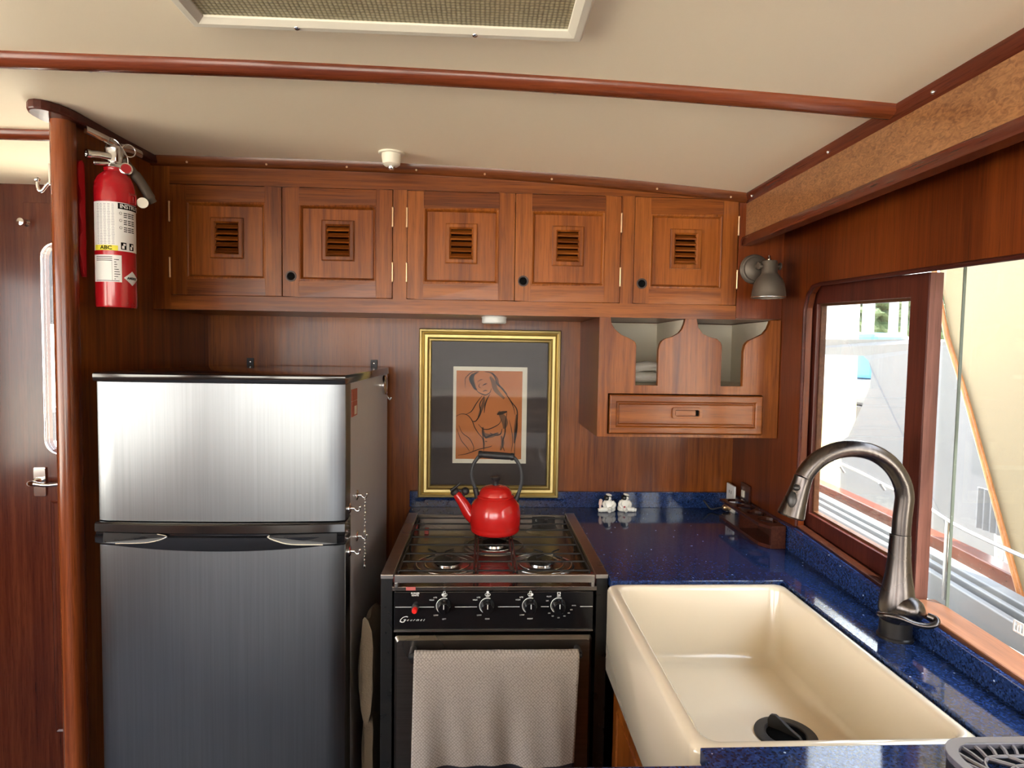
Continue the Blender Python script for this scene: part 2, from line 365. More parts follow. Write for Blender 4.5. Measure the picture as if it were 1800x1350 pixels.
ORG = {}
def link(name, bm, mats, org, parent, smooth, bevel):
    bmesh.ops.remove_doubles(bm, verts=bm.verts, dist=1e-6)
    bmesh.ops.recalc_face_normals(bm, faces=bm.faces)
    for v in bm.verts: v.co -= org
    me = bpy.data.meshes.new(name); bm.to_mesh(me); bm.free()
    for m in (mats if isinstance(mats, (list, tuple)) else [mats]): me.materials.append(M[m])
    o = bpy.data.objects.new(name, me); COL.objects.link(o)
    if smooth:
        for p in me.polygons: p.use_smooth = True
        try: me.set_sharp_from_angle(angle=math.radians(smooth if smooth > 1 else 40))
        except Exception: pass
    if bevel:
        b = o.modifiers.new('bevel', 'BEVEL'); b.width = bevel; b.segments = 2; b.limit_method = 'ANGLE'; b.angle_limit = math.radians(35)
    if parent: o.parent = parent
    else: o.location = org
    ORG[o.name] = org
    return o
def part(name, bm, mats, parent, smooth=0, bevel=0, label=None):
    o = link(name, bm, mats, ORG[parent.name], parent, smooth, bevel)
    if label: o['label'] = label
    return o
def top(name, bm, mats, label=None, cat=None, group=None, kind=None, smooth=0, bevel=0):
    xs = [v.co for v in bm.verts]
    lo = Vector([min(v[i] for v in xs) for i in range(3)]); hi = Vector([max(v[i] for v in xs) for i in range(3)])
    o = link(name, bm, mats, Vector(((lo.x+hi.x)/2, (lo.y+hi.y)/2, lo.z)), None, smooth, bevel)
    if label: o['label'] = label
    if cat: o['category'] = cat
    if group: o['group'] = group
    if kind: o['kind'] = kind
    return o
def struct(name, bm, mats, smooth=0, bevel=0): return top(name, bm, mats, kind='structure', smooth=smooth, bevel=bevel)
def thing(name, label, cat, loc, group=None):
    o = bpy.data.objects.new(name, None); COL.objects.link(o); o.location = loc; o.empty_display_size = .05
    o['label'] = label; o['category'] = cat
    if group: o['group'] = group
    ORG[o.name] = Vector(loc); return o
def text_bm(bm, s, size, fn, shear=0, align='CENTER', mi=0, spacing=1.0, bold=0):
    c = bpy.data.curves.new('lettering', 'FONT'); c.body = s; c.size = size; c.shear = shear; c.align_x = align; c.align_y = 'CENTER'
    c.resolution_u = 2; c.space_character = spacing; c.offset = bold
    o = bpy.data.objects.new('lettering', c); COL.objects.link(o); bpy.context.view_layer.update()
    me = bpy.data.meshes.new_from_object(o.evaluated_get(bpy.context.evaluated_depsgraph_get()))
    vs = [bm.verts.new(fn(v.co.x, v.co.y)) for v in me.vertices]
    for p in me.polygons:
        try: f = bm.faces.new([vs[i] for i in p.vertices]); f.material_index = mi
        except ValueError: pass
    bpy.data.objects.remove(o); bpy.data.curves.remove(c); bpy.data.meshes.remove(me)

# ------------------------------------------------------------------ SETTING
YB, YC, XP = 2.108, 1.765, -.901
def zc(x, y=1.765):
    k = 1-.38*min(1.3, max(0, (1.765-y)/.635))
    return 1.9016+(.0564-(.037*(x+.5)**2 if x > -.5 else 0))*k
def ceil_pts(x0, x1, n): return [x0+(x1-x0)*i/n for i in range(n+1)]

bm = nb(); box(bm, -2.5, 1.0, -2.6, 2.25, -.06, 0); struct('floor', bm, 'floor')
bm = nb(); xs = ceil_pts(-2.5, .95, 40)
ys_ = [-2.6, .5, .94]+[.94+.0825*i for i in range(1, 11)]+[2.25]
loft(bm, [[(x, y, zc(x, y)) for y in ys_]+[(x, 2.25, 2.02), (x, -2.6, 2.02)] for x in xs])
struct('ceiling', bm, 'vinyl', smooth=60)
# back wall of the galley
bm = nb(); box(bm, XP-.02, WX(YB), YB, YB+.04, 0, 1.96); struct('wall_back', bm, 'veneer')
# seam battens: the two butt joints of the veneer sheets stay as thin grooves in their own strip
# passage wall (same plane, left of the partition) with the passage door in it
bm = nb(); plate(bm, [(-2.5, 0), (XP-.02, 0), (XP-.02, 1.96), (-2.5, 1.96)], [[(-1.478, .02), (-.96, .02), (-.96, 1.90), (-1.478, 1.90)]], XZ, YB, YB+.04)
struct('wall_passage', bm, 'door_wood')
# side partition
bm = nb(); box(bm, XP-.026, XP, 1.425, YB, 0, 1.955); struct('wall_left', bm, 'veneer')
# rounded post on the partition's end
bm = nb()
oc = [(-.929, 1.435), (-.929, 1.412), (-.926, 1.402), (-.917, 1.396), (-.906, 1.394), (-.895, 1.397), (-.8885, 1.405), (-.8875, 1.420), (-.889, 1.432), (-.9005, 1.436)]
loft(bm, [[(x, y, z) for x, y in oc] for z in (0, 1.93)]); struct('trim_1', bm, 'post', smooth=50)
# partition top moulding ending in the rounded plate over the post
bm = nb()
def caparc(x0, x1, y0, y1, n=10):
    c = (x0+x1)/2; r = (x1-x0)/2
    return [(x0, y1)]+[(c+r*math.cos(PI+PI*i/n), y0-1.9*r*math.sin(PI*i/n)+1.9*r) for i in range(n+1)]+[(x1, y1)]
pl = caparc(-.952, -.872, 1.335, 1.60)
pl = [(-.930, YC), (-.940, 1.60)]+pl[1:-1]+[(-.878, 1.58), (-.878, YC)]
loft(bm, [[(x, y, zc(x, y)-.020) for x, y in pl], [(x, y, zc(x, y)) for x, y in pl]]); struct('trim_2', bm, 'mahog_y', bevel=.004)
# right wall with the window opening
hole = [(.20, .949), (1.633, .949), (1.633, 1.575), (1.618, 1.612), (1.590, 1.632), (1.555, 1.634), (.20, 1.585)]
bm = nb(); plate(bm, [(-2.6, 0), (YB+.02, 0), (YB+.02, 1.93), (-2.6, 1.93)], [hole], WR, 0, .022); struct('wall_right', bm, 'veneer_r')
bm = nb(); plate(bm, [(-2.6, 0), (2.2, 0), (2.2, 1.96), (-2.6, 1.96)], [[(.12, .92), (1.80, .92), (1.80, 1.68), (.12, 1.64)]], WR, .112, .14); struct('wall_hull', bm, 'white_gel')
# dark rounded bead round the opening
bm = nb(); e = [(.20, .960), (1.629, .990), (1.629, 1.570), (1.614, 1.608), (1.588, 1.628), (1.555, 1.630), (.20, 1.581)]
tube(bm, [WR(a, b, -.001) for a, b in e[1:]], .005, 8); struct('trim_3', bm, 'mahog_y', smooth=50)
# ceiling beam battens with screws
def batten(name, x0, x1, y, w, h, mat):
    bm = nb(); sec = [(w*math.cos(PI*i/8)/2, -h*math.sin(PI*i/8)**.7) for i in range(9)]+[(-w/2, .004), (w/2, .004)]
    loft(bm, [[(x, y+a, zc(x, y+a)+b) for a, b in sec] for x in ceil_pts(x0, x1, 30)]); return struct(name, bm, mat, smooth=50)
tr = batten('trim_4', -2.45, .735, 1.13, .040, .020, 'trim_x')
batten('trim_5', -2.45, -.955, 1.57, .040, .020, 'trim_x')
for x in (-.686, -.514, -.192, .1245, .445, .700):
    bm = nb(); ball(bm, (x, 1.1465, zc(x, 1.13)-.0125), .0045, (1, 1, .8), 10); part('screw', bm, 'screw', tr, smooth=60)
# cornice over the cabinets
bm = nb(); sec = [(0, .0), (0, -.024), (-.006, -.024), (-.012, -.020), (-.018, -.010), (-.020, 0)]
loft(bm, [[(x, YC+a, zc(x)+b) for a, b in sec] for x in ceil_pts(-.90, .738, 30)]); cn = struct('trim_6', bm, 'cornice', smooth=50)
for x in (-.80, -.59, -.375, -.187, .0, .185, .48, .69):
    bm = nb(); ball(bm, (x, YC-.0155, zc(x)-.016), .003, seg=8); part('screw', bm, 'brass', cn, smooth=60)
# right-hand ceiling moulding + burl valance
bm = nb(); sec = [(0, 0), (.0, -.010), (.006, -.022), (.010, -.030), (.03, -.030), (.03, 0)]
loft(bm, [[(.733+a, y, 1.904+b) for a, b in sec] for y in (-2.55, YC)]); rt = struct('trim_7', bm, 'trim', smooth=30)
for y in (1.718, 1.336, 1.022):
    bm = nb(); ball(bm, (.736, y, 1.886), .0038, seg=8); part('screw', bm, 'chrome', rt, smooth=60)
v = thing('window_valance', 'long burl-veneered valance box above the galley window with dark red lower lip', 'valance', (.745, -.4, 1.757))
bm = nb(); box(bm, .742, .758, -2.55, YC, 1.778, 1.876); part('panel', bm, 'burl', v)
bm = nb(); sec = [(0, 0), (.0, .014), (.004, .024), (.012, .028), (.03, .028), (.03, 0)]
loft(bm, [[(.728+a, y, 1.757+b) for a, b in sec] for y in (-2.55, YC)]); part('lip', bm, 'trim', v, smooth=30, label='dark red moulded lower edge')
# rear wall and far side wall of the saloon, with their windows
def zt(x): return zc(x)
bm = nb(); hs = [[(-2.15, .75), (-1.45, .75), (-1.45, 1.80), (-2.15, 1.80)], [(-1.35, .55), (-.65, .55), (-.65, 1.84), (-1.35, 1.84)], [(-.55, .95), (.70, .95), (.70, 1.80), (-.55, 1.80)]]
plate(bm, [(-2.5, 0), (.95, 0), (.95, 1.97), (-2.5, 1.97)], hs, XZ, -2.6, -2.5); struct('wall_rear', bm, 'veneer')
bm = nb(); hs = [[(-1.95, .80), (-.60, .80), (-.60, 1.78), (-1.95, 1.78)], [(-.45, .80), (.95, .80), (.95, 1.78), (-.45, 1.78)]]
plate(bm, [(-2.6, 0), (2.25, 0), (2.25, 1.97), (-2.6, 1.97)], hs, YZ, -2.5, -2.4); struct('wall_side', bm, 'veneer')

# passage door
d = bpy.data.objects.new('door_1', None); COL.objects.link(d); d.location = (-1.22, 2.12, 0.02); d['kind'] = 'structure'; ORG['door_1'] = Vector((-1.22, 2.12, .02))
win = rrect(-1.424, -1.02, 1.085, 1.775, .05)
bm = nb(); plate(bm, [(-1.476, .022), (-.962, .022), (-.962, 1.898), (-1.476, 1.898)], [win], XZ, 2.10, 2.14)
frame(bm, -1.41, -1.03, .15, .935, [(0, 2.099), (.004, 2.096), (.010, 2.099)], lambda a, b, t: (a, t, b)); part('door_leaf', bm, 'door_wood', d)
bm = nb(); tube(bm, [(a, 2.098, b) for a, b in rrect(-1.421, -1.023, 1.088, 1.772, .047)], .0032, 8, True); part('window_rim', bm, 'chrome', d, smooth=60)
bm = nb(); plate(bm, rrect(-1.423, -1.021, 1.086, 1.774, .049), [], XZ, 2.118, 2.122); part('window_pane', bm, 'glass', d)
bm = nb(); plate(bm, rrect(-1.458, -1.420, .950, 1.046, .004, 2), [], XZ, 2.093, 2.10)
hp = part('handle_plate', bm, 'chrome', d, bevel=.0015)
bm = nb(); lathe(bm, [(.013, 0), (.011, .012), (.008, .02), (.008, .04)], (-1.444, 2.093, 1.0), (0, -1, 0), 16)
tube(bm, smoothpts([(-1.444, 2.058, 1.0), (-1.42, 2.052, .999), (-1.39, 2.052, .996), (-1.35, 2.055, .999), (-1.335, 2.058, 1.003)]), [.0085]*6+[.007]*6+[.006]*13, 10)
ORG[hp.name] = ORG['door_1']
part('lever', bm, 'chrome', hp, smooth=50)
k = thing('coat_knob', 'small chrome knob high on the dark passage door', 'knob', (-1.463, 2.098, 1.833))
bm = nb(); lathe(bm, [(.012, 0), (.012, .003), (.006, .008), (.006, .018), (.012, .024), (.011, .030), (.002, .032)], (-1.463, 2.1, 1.833), (0, -1, 0), 20); part('knob', bm, 'chrome', k, smooth=50)
k = thing('wall_hook', 'chrome hook on the passage face of the wooden post', 'hook', (-.930, 1.42, 1.775))
bm = nb(); box(bm, -.9345, -.930, 1.408, 1.428, 1.79, 1.835); part('back_plate', bm, 'chrome', k, bevel=.001)
bm = nb(); tube(bm, smoothpts([(-.934, 1.418, 1.80), (-.945, 1.418, 1.79), (-.955, 1.418, 1.778), (-.962, 1.418, 1.782), (-.964, 1.418, 1.80)]), .0035, 8)
ball(bm, (-.964, 1.418, 1.802), .006, seg=10); part('prong', bm, 'chrome', k, smooth=60)

# ceiling light
t = thing('ceiling_light', 'white-framed rectangular ceiling light with prismatic diffuser', 'ceiling light', (-.139, .76, 1.91))
bm = nb(); frame(bm, -.424, .142, .60, .952, [(0, 1.935), (0, 1.915), (.004, 1.908), (.014, 1.908), (.025, 1.913), (.025, 1.930)], XY); part('frame', bm, 'ivory', t, bevel=.001)
bm = nb(); box(bm, -.400, .118, .624, .928, 1.9155, 1.919); part('diffuser', bm, 'diffuser', t, label='yellowish prismatic plastic diffuser')
for x in (-.273, -.017):
    bm = nb(); ball(bm, (x, .941, 1.909), .0045, (1, 1, .7), 10); part('screw', bm, 'chrome', t, smooth=60)
# alarm / nozzle on the ceiling
t = thing('ceiling_detector', 'small round ivory detector on the ceiling before the cabinets', 'detector', (-.2395, 1.64, 1.92))
zz = zc(-.24, 1.645)
bm = nb(); lathe(bm, [(.001, -.005), (.031, -.005), (.033, -.003), (.033, 0)], (-.2395, 1.645, zz), seg=32); part('base', bm, 'ivory', t, smooth=40)
bm = nb(); lathe(bm, [(.001, -.034), (.017, -.034), (.022, -.030), (.0245, -.012), (.0245, -.004)], (-.2395, 1.645, zz), seg=32); part('housing', bm, 'ivory', t, smooth=40)
bm = nb(); lathe(bm, [(.001, -.043), (.007, -.043), (.009, -.040), (.009, -.033)], (-.2395, 1.645, zz), seg=20); part('sensor_tip', bm, 'chrome', t, smooth=40)

# ------------------------------------------------------------------ OVERHEAD CABINET
cab = thing('overhead_cabinet', 'long teak overhead cabinet with five louvred doors under the ceiling', 'cabinet', (-.02, 1.93, 1.5485))
DOORS = [(-.8535, -.5540, 'L'), (-.5525, -.2530, 'R'), (-.2120, .0865, 'L'), (.0880, .3845, 'R'), (.4240, .7200, 'R')]
bm = nb()
def topstrip(x0, x1, y0, y1, z0, mi):
    P = [(x, z0) for x in (x0, x1)]+[(x, zc(x)-.002) for x in reversed(ceil_pts(x0, x1, 12))]
    plate(bm, P, [], XZ, y0, y1, mi)
topstrip(-.853, .7215, YC, YC+.02, 1.8875, 1)                      # top rail
box(bm, -.907+.006, -.853, YC, YC+.02, 1.5485, 1.952)              # left stile
box(bm, -.2515, -.2135, YC, YC+.02, 1.588, 1.8875); box(bm, .386, .4225, YC, YC+.02, 1.588, 1.8875)
box(bm, -.853, .7215, YC, YC+.02, 1.5485, 1.588, 1)
part('face_frame', bm, ['teak_v', 'teak_h'], cab, bevel=.0012)
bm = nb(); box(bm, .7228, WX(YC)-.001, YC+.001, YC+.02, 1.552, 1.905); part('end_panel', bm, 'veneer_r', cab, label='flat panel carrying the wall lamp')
bm = nb(); box(bm, -.90, WX(YC)-.002, YC+.02, YB, 1.5505, 1.560)
box(bm, -.90, WX(YC)-.002, YB-.008, YB, 1.56, 1.90); part('carcass', bm, 'teak_h', cab)
def hinge(parent, x, z0, z1):
    bm = nb(); tube(bm, [(x, YC-.0025, z0), (x, YC-.0025, z1)], .0028, 8)
    for z in (z0, z1): ball(bm, (x, YC-.0025, z), .0032, seg=8)
    part('hinge', bm, 'brass', parent, smooth=60, label='polished brass barrel hinge')
for x0, x1, side in DOORS:
    z0, z1 = 1.5895, 1.886; w = .0445; y0 = YC-.002; y1 = YC+.016
    bm = nb()
    box(bm, x0, x0+w, y0, y1, z0, z1); box(bm, x1-w, x1, y0, y1, z0, z1)
    box(bm, x0+w, x1-w, y0, y1, z0, z0+w, 1); box(bm, x0+w, x1-w, y0, y1, z1-w, z1, 1)
    frame(bm, x0+w, x1-w, z0+w, z1-w, [(0, y0), (.003, y0-.0015), (.006, y0+.001), (.010, y0+.008), (.010, y1)], XZ)
    dr = part('door', bm, ['teak_v', 'teak_h'], cab, bevel=.0012)
    cx = (x0+x1)/2; cz = 1.7455; 
    a0, a1, b0, b1 = cx-.030, cx+.030, cz-.041, cz+.041
    bm = nb(); plate(bm, [(x0+w+.006, z0+w+.006), (x1-w-.006, z0+w+.006), (x1-w-.006, z1-w-.006), (x0+w+.006, z1-w-.006)], [[(a0, b0), (a1, b0), (a1, b1), (a0, b1)]], XZ, YC+.006, YC+.012)
    part('panel', bm, 'veneer', dr)
    bm = nb(); frame(bm, cx-.0445, cx+.0445, cz-.0555, cz+.0555, [(0, YC+.0075), (0, YC+.001), (.003, YC-.001), (.011, YC-.001), (.0155, YC+.004), (.0155, YC+.014)], XZ)
    part('vent_frame', bm, 'teak_v', dr)
    for i in range(5):
        z = cz-.0325+i*.0162
        bm = nb(); box(bm, cx-.0305, cx+.0305, YC-.001, YC+.015, z-.0022, z+.0022, rot=Matrix.Rotation(math.radians(38), 3, 'X')); part('slat', bm, 'teak_h', dr)
    if side == 'R' :
        hx = x0+.0235; bm = nb()
        lathe(bm, [(.0105, -.003), (.0105, .0008), (.012, .0018), (.0145, .0012), (.0152, -.001)], (hx, y0-.0005, 1.645), (0, -1, 0), 28); part('finger_ring', bm, 'pull_dark', dr, smooth=50, label='dark metal finger-pull ring')
        bm = nb(); lathe(bm, [(.001, 0.0003), (.0108, .0003), (.0108, -.001)], (hx, y0-.0004, 1.645), (0, -1, 0), 28); part('finger_hole', bm, 'ink', dr)  # flat black disc paints the shade inside the finger hole
    hx = x0-.001 if side == 'L' else x1+.001
    hinge(dr, hx, 1.788, 1.838); hinge(dr, hx, 1.637, 1.687)

# cubby cabinet with shaped cut-outs
cb = thing('cubby_cabinet', 'teak cubby cabinet with two shaped openings and one drawer below the overhead cabinet', 'cabinet', (.595, 1.93, 1.208))
X0, X1, Z0, Z1 = .330, WX(YC)-.0015, 1.2078, 1.5485
c1 = [(.362, 1.5505), (.5762, 1.5505), (.5735, 1.535), (.568, 1.520), (.5588, 1.5077), (.5404, 1.4969), (.5191, 1.4902), (.510, 1.484), (.5050, 1.4760), (.5013, 1.4593), (.5013, 1.357), (.4372, 1.357), (.4369, 1.4688), (.435, 1.476), (.4313, 1.4819), (.4177, 1.4896), (.3935, 1.4997), (.3746, 1.5151), (.3646, 1.5306)]
c2 = [(.6095, 1.5505), (.8245, 1.5505), (.8225, 1.540), (.8170, 1.525), (.8043, 1.5093), (.783, 1.4983), (.7643, 1.49), (.7570, 1.484), (.7523, 1.4766), (.7481, 1.4579), (.7485, 1.357), (.6849, 1.357), (.685, 1.4675), (.6840, 1.476), (.6807, 1.4834), (.6695, 1.4927), (.6479, 1.4975), (.6287, 1.5063), (.6146, 1.5245)]
# the openings run out at the top: one stepped outline
out = [(X0, Z0), (X1, Z0), (X1, 1.5485), (.8245, 1.5485)]+[p for p in c2[2:]]+[(.6095, 1.5485), (.5762, 1.5485)]+[p for p in c1[2:]]+[(.362, 1.5485), (X0, 1.5485)]
dh = [(.3595, 1.2165), (.8085, 1.2165), (.8085, 1.3325), (.3595, 1.3325)]
bm = nb(); plate(bm, out, [dh], XZ, YC, YC+.016); part('front_panel', bm, 'teak_v', cb, bevel=.001)
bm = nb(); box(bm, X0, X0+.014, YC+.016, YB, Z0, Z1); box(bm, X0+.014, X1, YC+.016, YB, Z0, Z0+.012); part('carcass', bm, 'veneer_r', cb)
bm = nb(); box(bm, X0+.016, X1-.004, YC+.018, YB-.006, 1.345, 1.356)
box(bm, X0+.016, X1-.004, YB-.012, YB-.004, 1.356, 1.5485); box(bm, X0+.015, X0+.022, YC+.018, YB-.012, 1.356, 1.5485); box(bm, X1-.010, X1-.004, YC+.018, YB-.012, 1.356, 1.5485)
box(bm, .588, .598, YC+.018, YB-.012, 1.356, 1.5485); part('lining', bm, 'cream_paint', cb, label='cream painted interior')
bm = nb(); box(bm, .362, .806, YC-.006, YC+.22, 1.219, 1.330)
frame(bm, .362, .806, 1.219, 1.330, [(0, YC), (0, YC-.010), (.003, YC-.013), (.018, YC-.013), (.021, YC-.011), (.0225, YC-.006)], XZ)
frame(bm, .3875, .7825, 1.2445, 1.3055, [(0, YC-.006), (.002, YC-.009), (.004, YC-.0062)], XZ)
dw = part('drawer', bm, 'teak_h', cb, bevel=.001)
bm = nb(); plate(bm, rrect(.5425, .6295, 1.264, 1.2950, .006, 3), [rrect(.551, .621, 1.2705, 1.2885, .005, 3)], XZ, YC-.0145, YC-.0055)
box(bm, .552, .610, YC-.0135, YC-.006, 1.2725, 1.2865); pr_ = part('pull', bm, 'teak_h', dw, bevel=.001)
bm = nb(); box(bm, .6100, .6205, YC-.0070, YC-.0060, 1.2712, 1.2878); part('pull_slot', bm, 'ink', dw)
for i, (z, y, x1_) in enumerate(((1.3735, 1.93, .585), (1.4045, 1.94, .575))):
    bm = nb(); n = 22; loops = []
    for k in range(n+1):
        x = .385+(x1_-.385)*k/n; r = .0165*(min(1, .75+.25*math.sin(PI*k/n))*(1+.05*math.sin(k*1.7+i)))
        loops.append([(x, y+1.5*r*math.cos(a*PI/8), z+r*math.sin(a*PI/8)+(.004*math.sin(k*.5) if i else 0)) for a in range(16)])
    loft(bm, loops); top('rolled_towel', bm, 'towel_white', ['rolled white cloth lying lowest in the left cubby opening', 'rolled white cloth on top of the other in the left cubby'][i], 'towel', 'rolled cloths in the left cubby', smooth=60)

# puck light
t = thing('puck_light', 'round white puck light under the overhead cabinet above the picture', 'light', (.034, 1.90, 1.530))
bm = nb(); lathe(bm, [(.001, 0), (.034, 0), (.037, .003), (.037, .016)], (.034, 1.90, 1.5305), seg=36); part('lens', bm, 'white_plastic', t, smooth=40)
bm = nb(); lathe(bm, [(.038, .016), (.0385, .018), (.0385, .0205)], (.034, 1.90, 1.5300), seg=36); part('base', bm, 'white_plastic', t, smooth=40)

# wall brackets above the fridge
for i, x in enumerate((-.765, -.3605)):
    t = thing('mounting_bracket', ['small black metal bracket on the wall above the middle of the refrigerator', 'small black metal bracket on the wall above the refrigerator right edge'][i], 'bracket', (x, 2.10, 1.372), 'black brackets behind the refrigerator')
    bm = nb(); box(bm, x-.011, x+.011, 2.103, 2.108, 1.372, 1.412); part('plate', bm, 'black_matte', t, bevel=.001)
    bm = nb(); ball(bm, (x, 2.1025, 1.400), .0042, (1, .5, 1), 12); part('screw', bm, 'chrome', t, smooth=60)

# ------------------------------------------------------------------ WALL LAMP
t = thing('wall_lamp', 'pewter wall lamp with bell shade beside the last cabinet door', 'lamp', (.770, 1.765, 1.61))
bm = nb(); lathe(bm, [(.042, 0), (.042, .004), (.038, .009), (.034, .010), (.033, .016), (.027, .020), (.012, .024), (.001, .025)], (.770, YC, 1.692), (0, -1, 0), 40); part('back_plate', bm, 'pewter', t, smooth=35)
bm = nb(); tube(bm, [(.770, YC-.02, 1.697), (.772, YC-.045, 1.697), (.775, YC-.062, 1.697)], .009, 14)
tube(bm, [(.748, 1.6915, 1.697), (.800, 1.6915, 1.697)], .006, 12); part('arm', bm, 'pewter', t, smooth=50)
CX, CY = .776, 1.680
bm = nb(); prof = [(.0455, 1.6045), (.0445, 1.607), (.043, 1.622), (.0395, 1.642), (.033, 1.656), (.024, 1.666), (.0205, 1.672), (.0205, 1.700), (.0185, 1.704), (.001, 1.7045)]
inner = [(.0435, 1.6045), (.041, 1.624), (.036, 1.642), (.028, 1.655), (.001, 1.658)]
lathe(bm, list(reversed(inner))+[(a, b) for a, b in prof], (CX, CY, 0), seg=44); sh = part('shade', bm, 'pewter', t, smooth=35)
bm = nb(); tube(bm, [(CX+.0455*math.cos(a*PI/20), CY+.0455*math.sin(a*PI/20), 1.6050) for a in range(40)], .0016, 8, True); part('shade_rim', bm, 'chrome', t, smooth=60)
bm = nb(); lathe(bm, [(.006, 0), (.006, .004), (.0035, .006), (.003, .014), (.001, .0145)], (CX-.002, CY, 1.7045), seg=16); part('switch', bm, 'chrome', t, smooth=50)
for s in (-1, 1):
    bm = nb(); lathe(bm, [(.005, 0), (.005, .006), (.0095, .008), (.0095, .011), (.004, .013), (.001, .0135)], (CX+s*.0195, CY, 1.690), (s, 0, 0), 20); part('thumb_screw', bm, 'pewter', t, smooth=50)

# ------------------------------------------------------------------ PICTURE
t = thing('framed_picture', 'gold-framed orange-brown charcoal figure drawing in a dark mat behind the stove', 'picture', (.028, 2.0785, .957))
F0, F1, G0, G1 = -.2080, .2600, .9575, 1.5180
bm = nb(); frame(bm, F0, F1, G0, G1, [(0, 2.0915), (0, 2.0685), (.003, 2.0635), (.008, 2.0625), (.013, 2.0665), (.020, 2.0605), (.028, 2.0615), (.034, 2.0695), (.038, 2.0685), (.041, 2.0725), (.041, 2.104)], XZ)
part('frame', bm, 'gold', t, smooth=25)
bm = nb(); box(bm, F0+.036, F1-.036, 2.0825, 2.104, G0+.036, G1-.036); part('mat_board', bm, 'mat_board', t)
def pk(a, b):
    u = 700+a/3.972; w = 550+b/3.972
    return (-.0998+(u-795)*.0018977+(w-643)*2e-5)*1.004, 1.45+(1.3963-(w-643)*.001909-1.45)*1.004
p0 = pk(380, 1042); p1 = pk(900, 372)
bm = nb(); box(bm, p0[0], p1[0], 2.081, 2.0825, p0[1], p1[1]); part('paper_border', bm, 'border', t)
p0 = pk(402, 1012); p1 = pk(866, 400)
bm = nb(); box(bm, p0[0], p1[0], 2.0803, 2.081, p0[1], p1[1]); dg = part('drawing', bm, 'orange_paper', t)
def stroke(bm, pts, w, mi=0, y=2.08):
    P = smoothpts([Vector((*pk(a, b), 0)) for a, b in pts], 5); L = []
    for i, p in enumerate(P):
        tt = (P[min(i+1, len(P)-1)]-P[max(i-1, 0)]).normalized(); nn = Vector((-tt.y, tt.x, 0)); k = i/(len(P)-1)
        ww = 1.35*w*(.35+.65*math.sin(PI*min(max(k, .05), .95)))
        L.append([(p.x+nn.x*ww, y, p.y+nn.y*ww), (p.x-nn.x*ww, y, p.y-nn.y*ww), (p.x-nn.x*ww, y-.0002, p.y-nn.y*ww), (p.x+nn.x*ww, y-.0002, p.y+nn.y*ww)])
    loft(bm, L, mi=mi)
bm = nb()
for pts, w in (
 ([(470, 520), (468, 460), (490, 430), (520, 408), (565, 402)], .0010), ([(500, 445), (515, 480), (535, 520), (550, 530)], .0035), ([(520, 420), (505, 455), (512, 490)], .0035),
 ([(560, 408), (530, 425), (520, 460), (530, 500)], .0026), ([(605, 405), (650, 415), (678, 450), (690, 490), (725, 520), (760, 560)], .0018), ([(655, 410), (690, 450), (700, 490), (740, 530)], .0012),
 ([(540, 525), (560, 548), (590, 562), (612, 566), (640, 548), (650, 520)], .0013), ([(553, 478), (575, 462), (592, 460)], .0010), ([(588, 502), (604, 492), (620, 488)], .0014),
 ([(572, 485), (562, 508), (580, 520)], .0008), ([(590, 543), (606, 536), (622, 538)], .0012), ([(640, 560), (618, 600), (606, 640), (600, 690)], .0016),
 ([(585, 572), (548, 622), (512, 680), (470, 704)], .0012), ([(600, 575), (570, 630), (575, 690), (545, 745), (520, 750)], .0016),
 ([(405, 716), (440, 700), (482, 706), (515, 742), (535, 792), (560, 832), (590, 872), (596, 940)], .0011), ([(512, 745), (540, 750), (570, 700)], .0010),
 ([(740, 540), (790, 612), (826, 662), (831, 722), (822, 800), (816, 872), (812, 990)], .0015), ([(700, 500), (760, 570), (800, 640), (815, 700)], .0010),
 ([(758, 690), (748, 760), (745, 830), (728, 900), (742, 955)], .0016), ([(560, 770), (590, 800), (625, 805), (665, 790), (705, 765), (722, 730)], .0012),
 ([(590, 800), (592, 850), (600, 900), (598, 955)], .0014), ([(420, 987), (480, 976), (560, 946), (640, 926), (655, 918)], .0011),
 ([(425, 780), (450, 832), (500, 872), (528, 930), (520, 962)], .0009), ([(410, 800), (440, 880), (480, 930), (500, 960)], .0008), ([(606, 888), (615, 889), (622, 888)], .0010),
 ([(830, 720), (826, 790), (818, 850), (812, 900)], .0030), ([(640, 830), (680, 845), (715, 835), (725, 800)], .0016), ([(790, 960), (800, 880), (790, 800), (775, 740)], .0009),
 ([(690, 700), (720, 690), (760, 680)], .0040), ([(590, 820), (610, 860), (640, 850), (690, 830)], .0026)):
    stroke(bm, pts, w)
part('charcoal_lines', bm, 'charcoal', dg)
bm = nb()
for pts, w in (([(700, 680), (730, 720), (745, 760), (740, 800)], .008), ([(590, 790), (600, 840), (650, 850), (700, 830)], .005), ([(640, 440), (665, 480), (680, 530), (740, 590)], .006),
               ([(520, 430), (515, 470), (535, 510)], .006), ([(600, 580), (590, 640), (560, 720)], .004), ([(826, 700), (820, 800), (812, 900)], .004), ([(720, 850), (730, 900), (715, 950)], .004)):
    stroke(bm, pts, w, y=2.0802)
part('charcoal_shading', bm, 'charcoal_soft', dg)
bm = nb(); box(bm, F0+.039, F1-.039, 2.074, 2.076, G0+.039, G1-.039); part('glazing', bm, 'pic_glass', t)

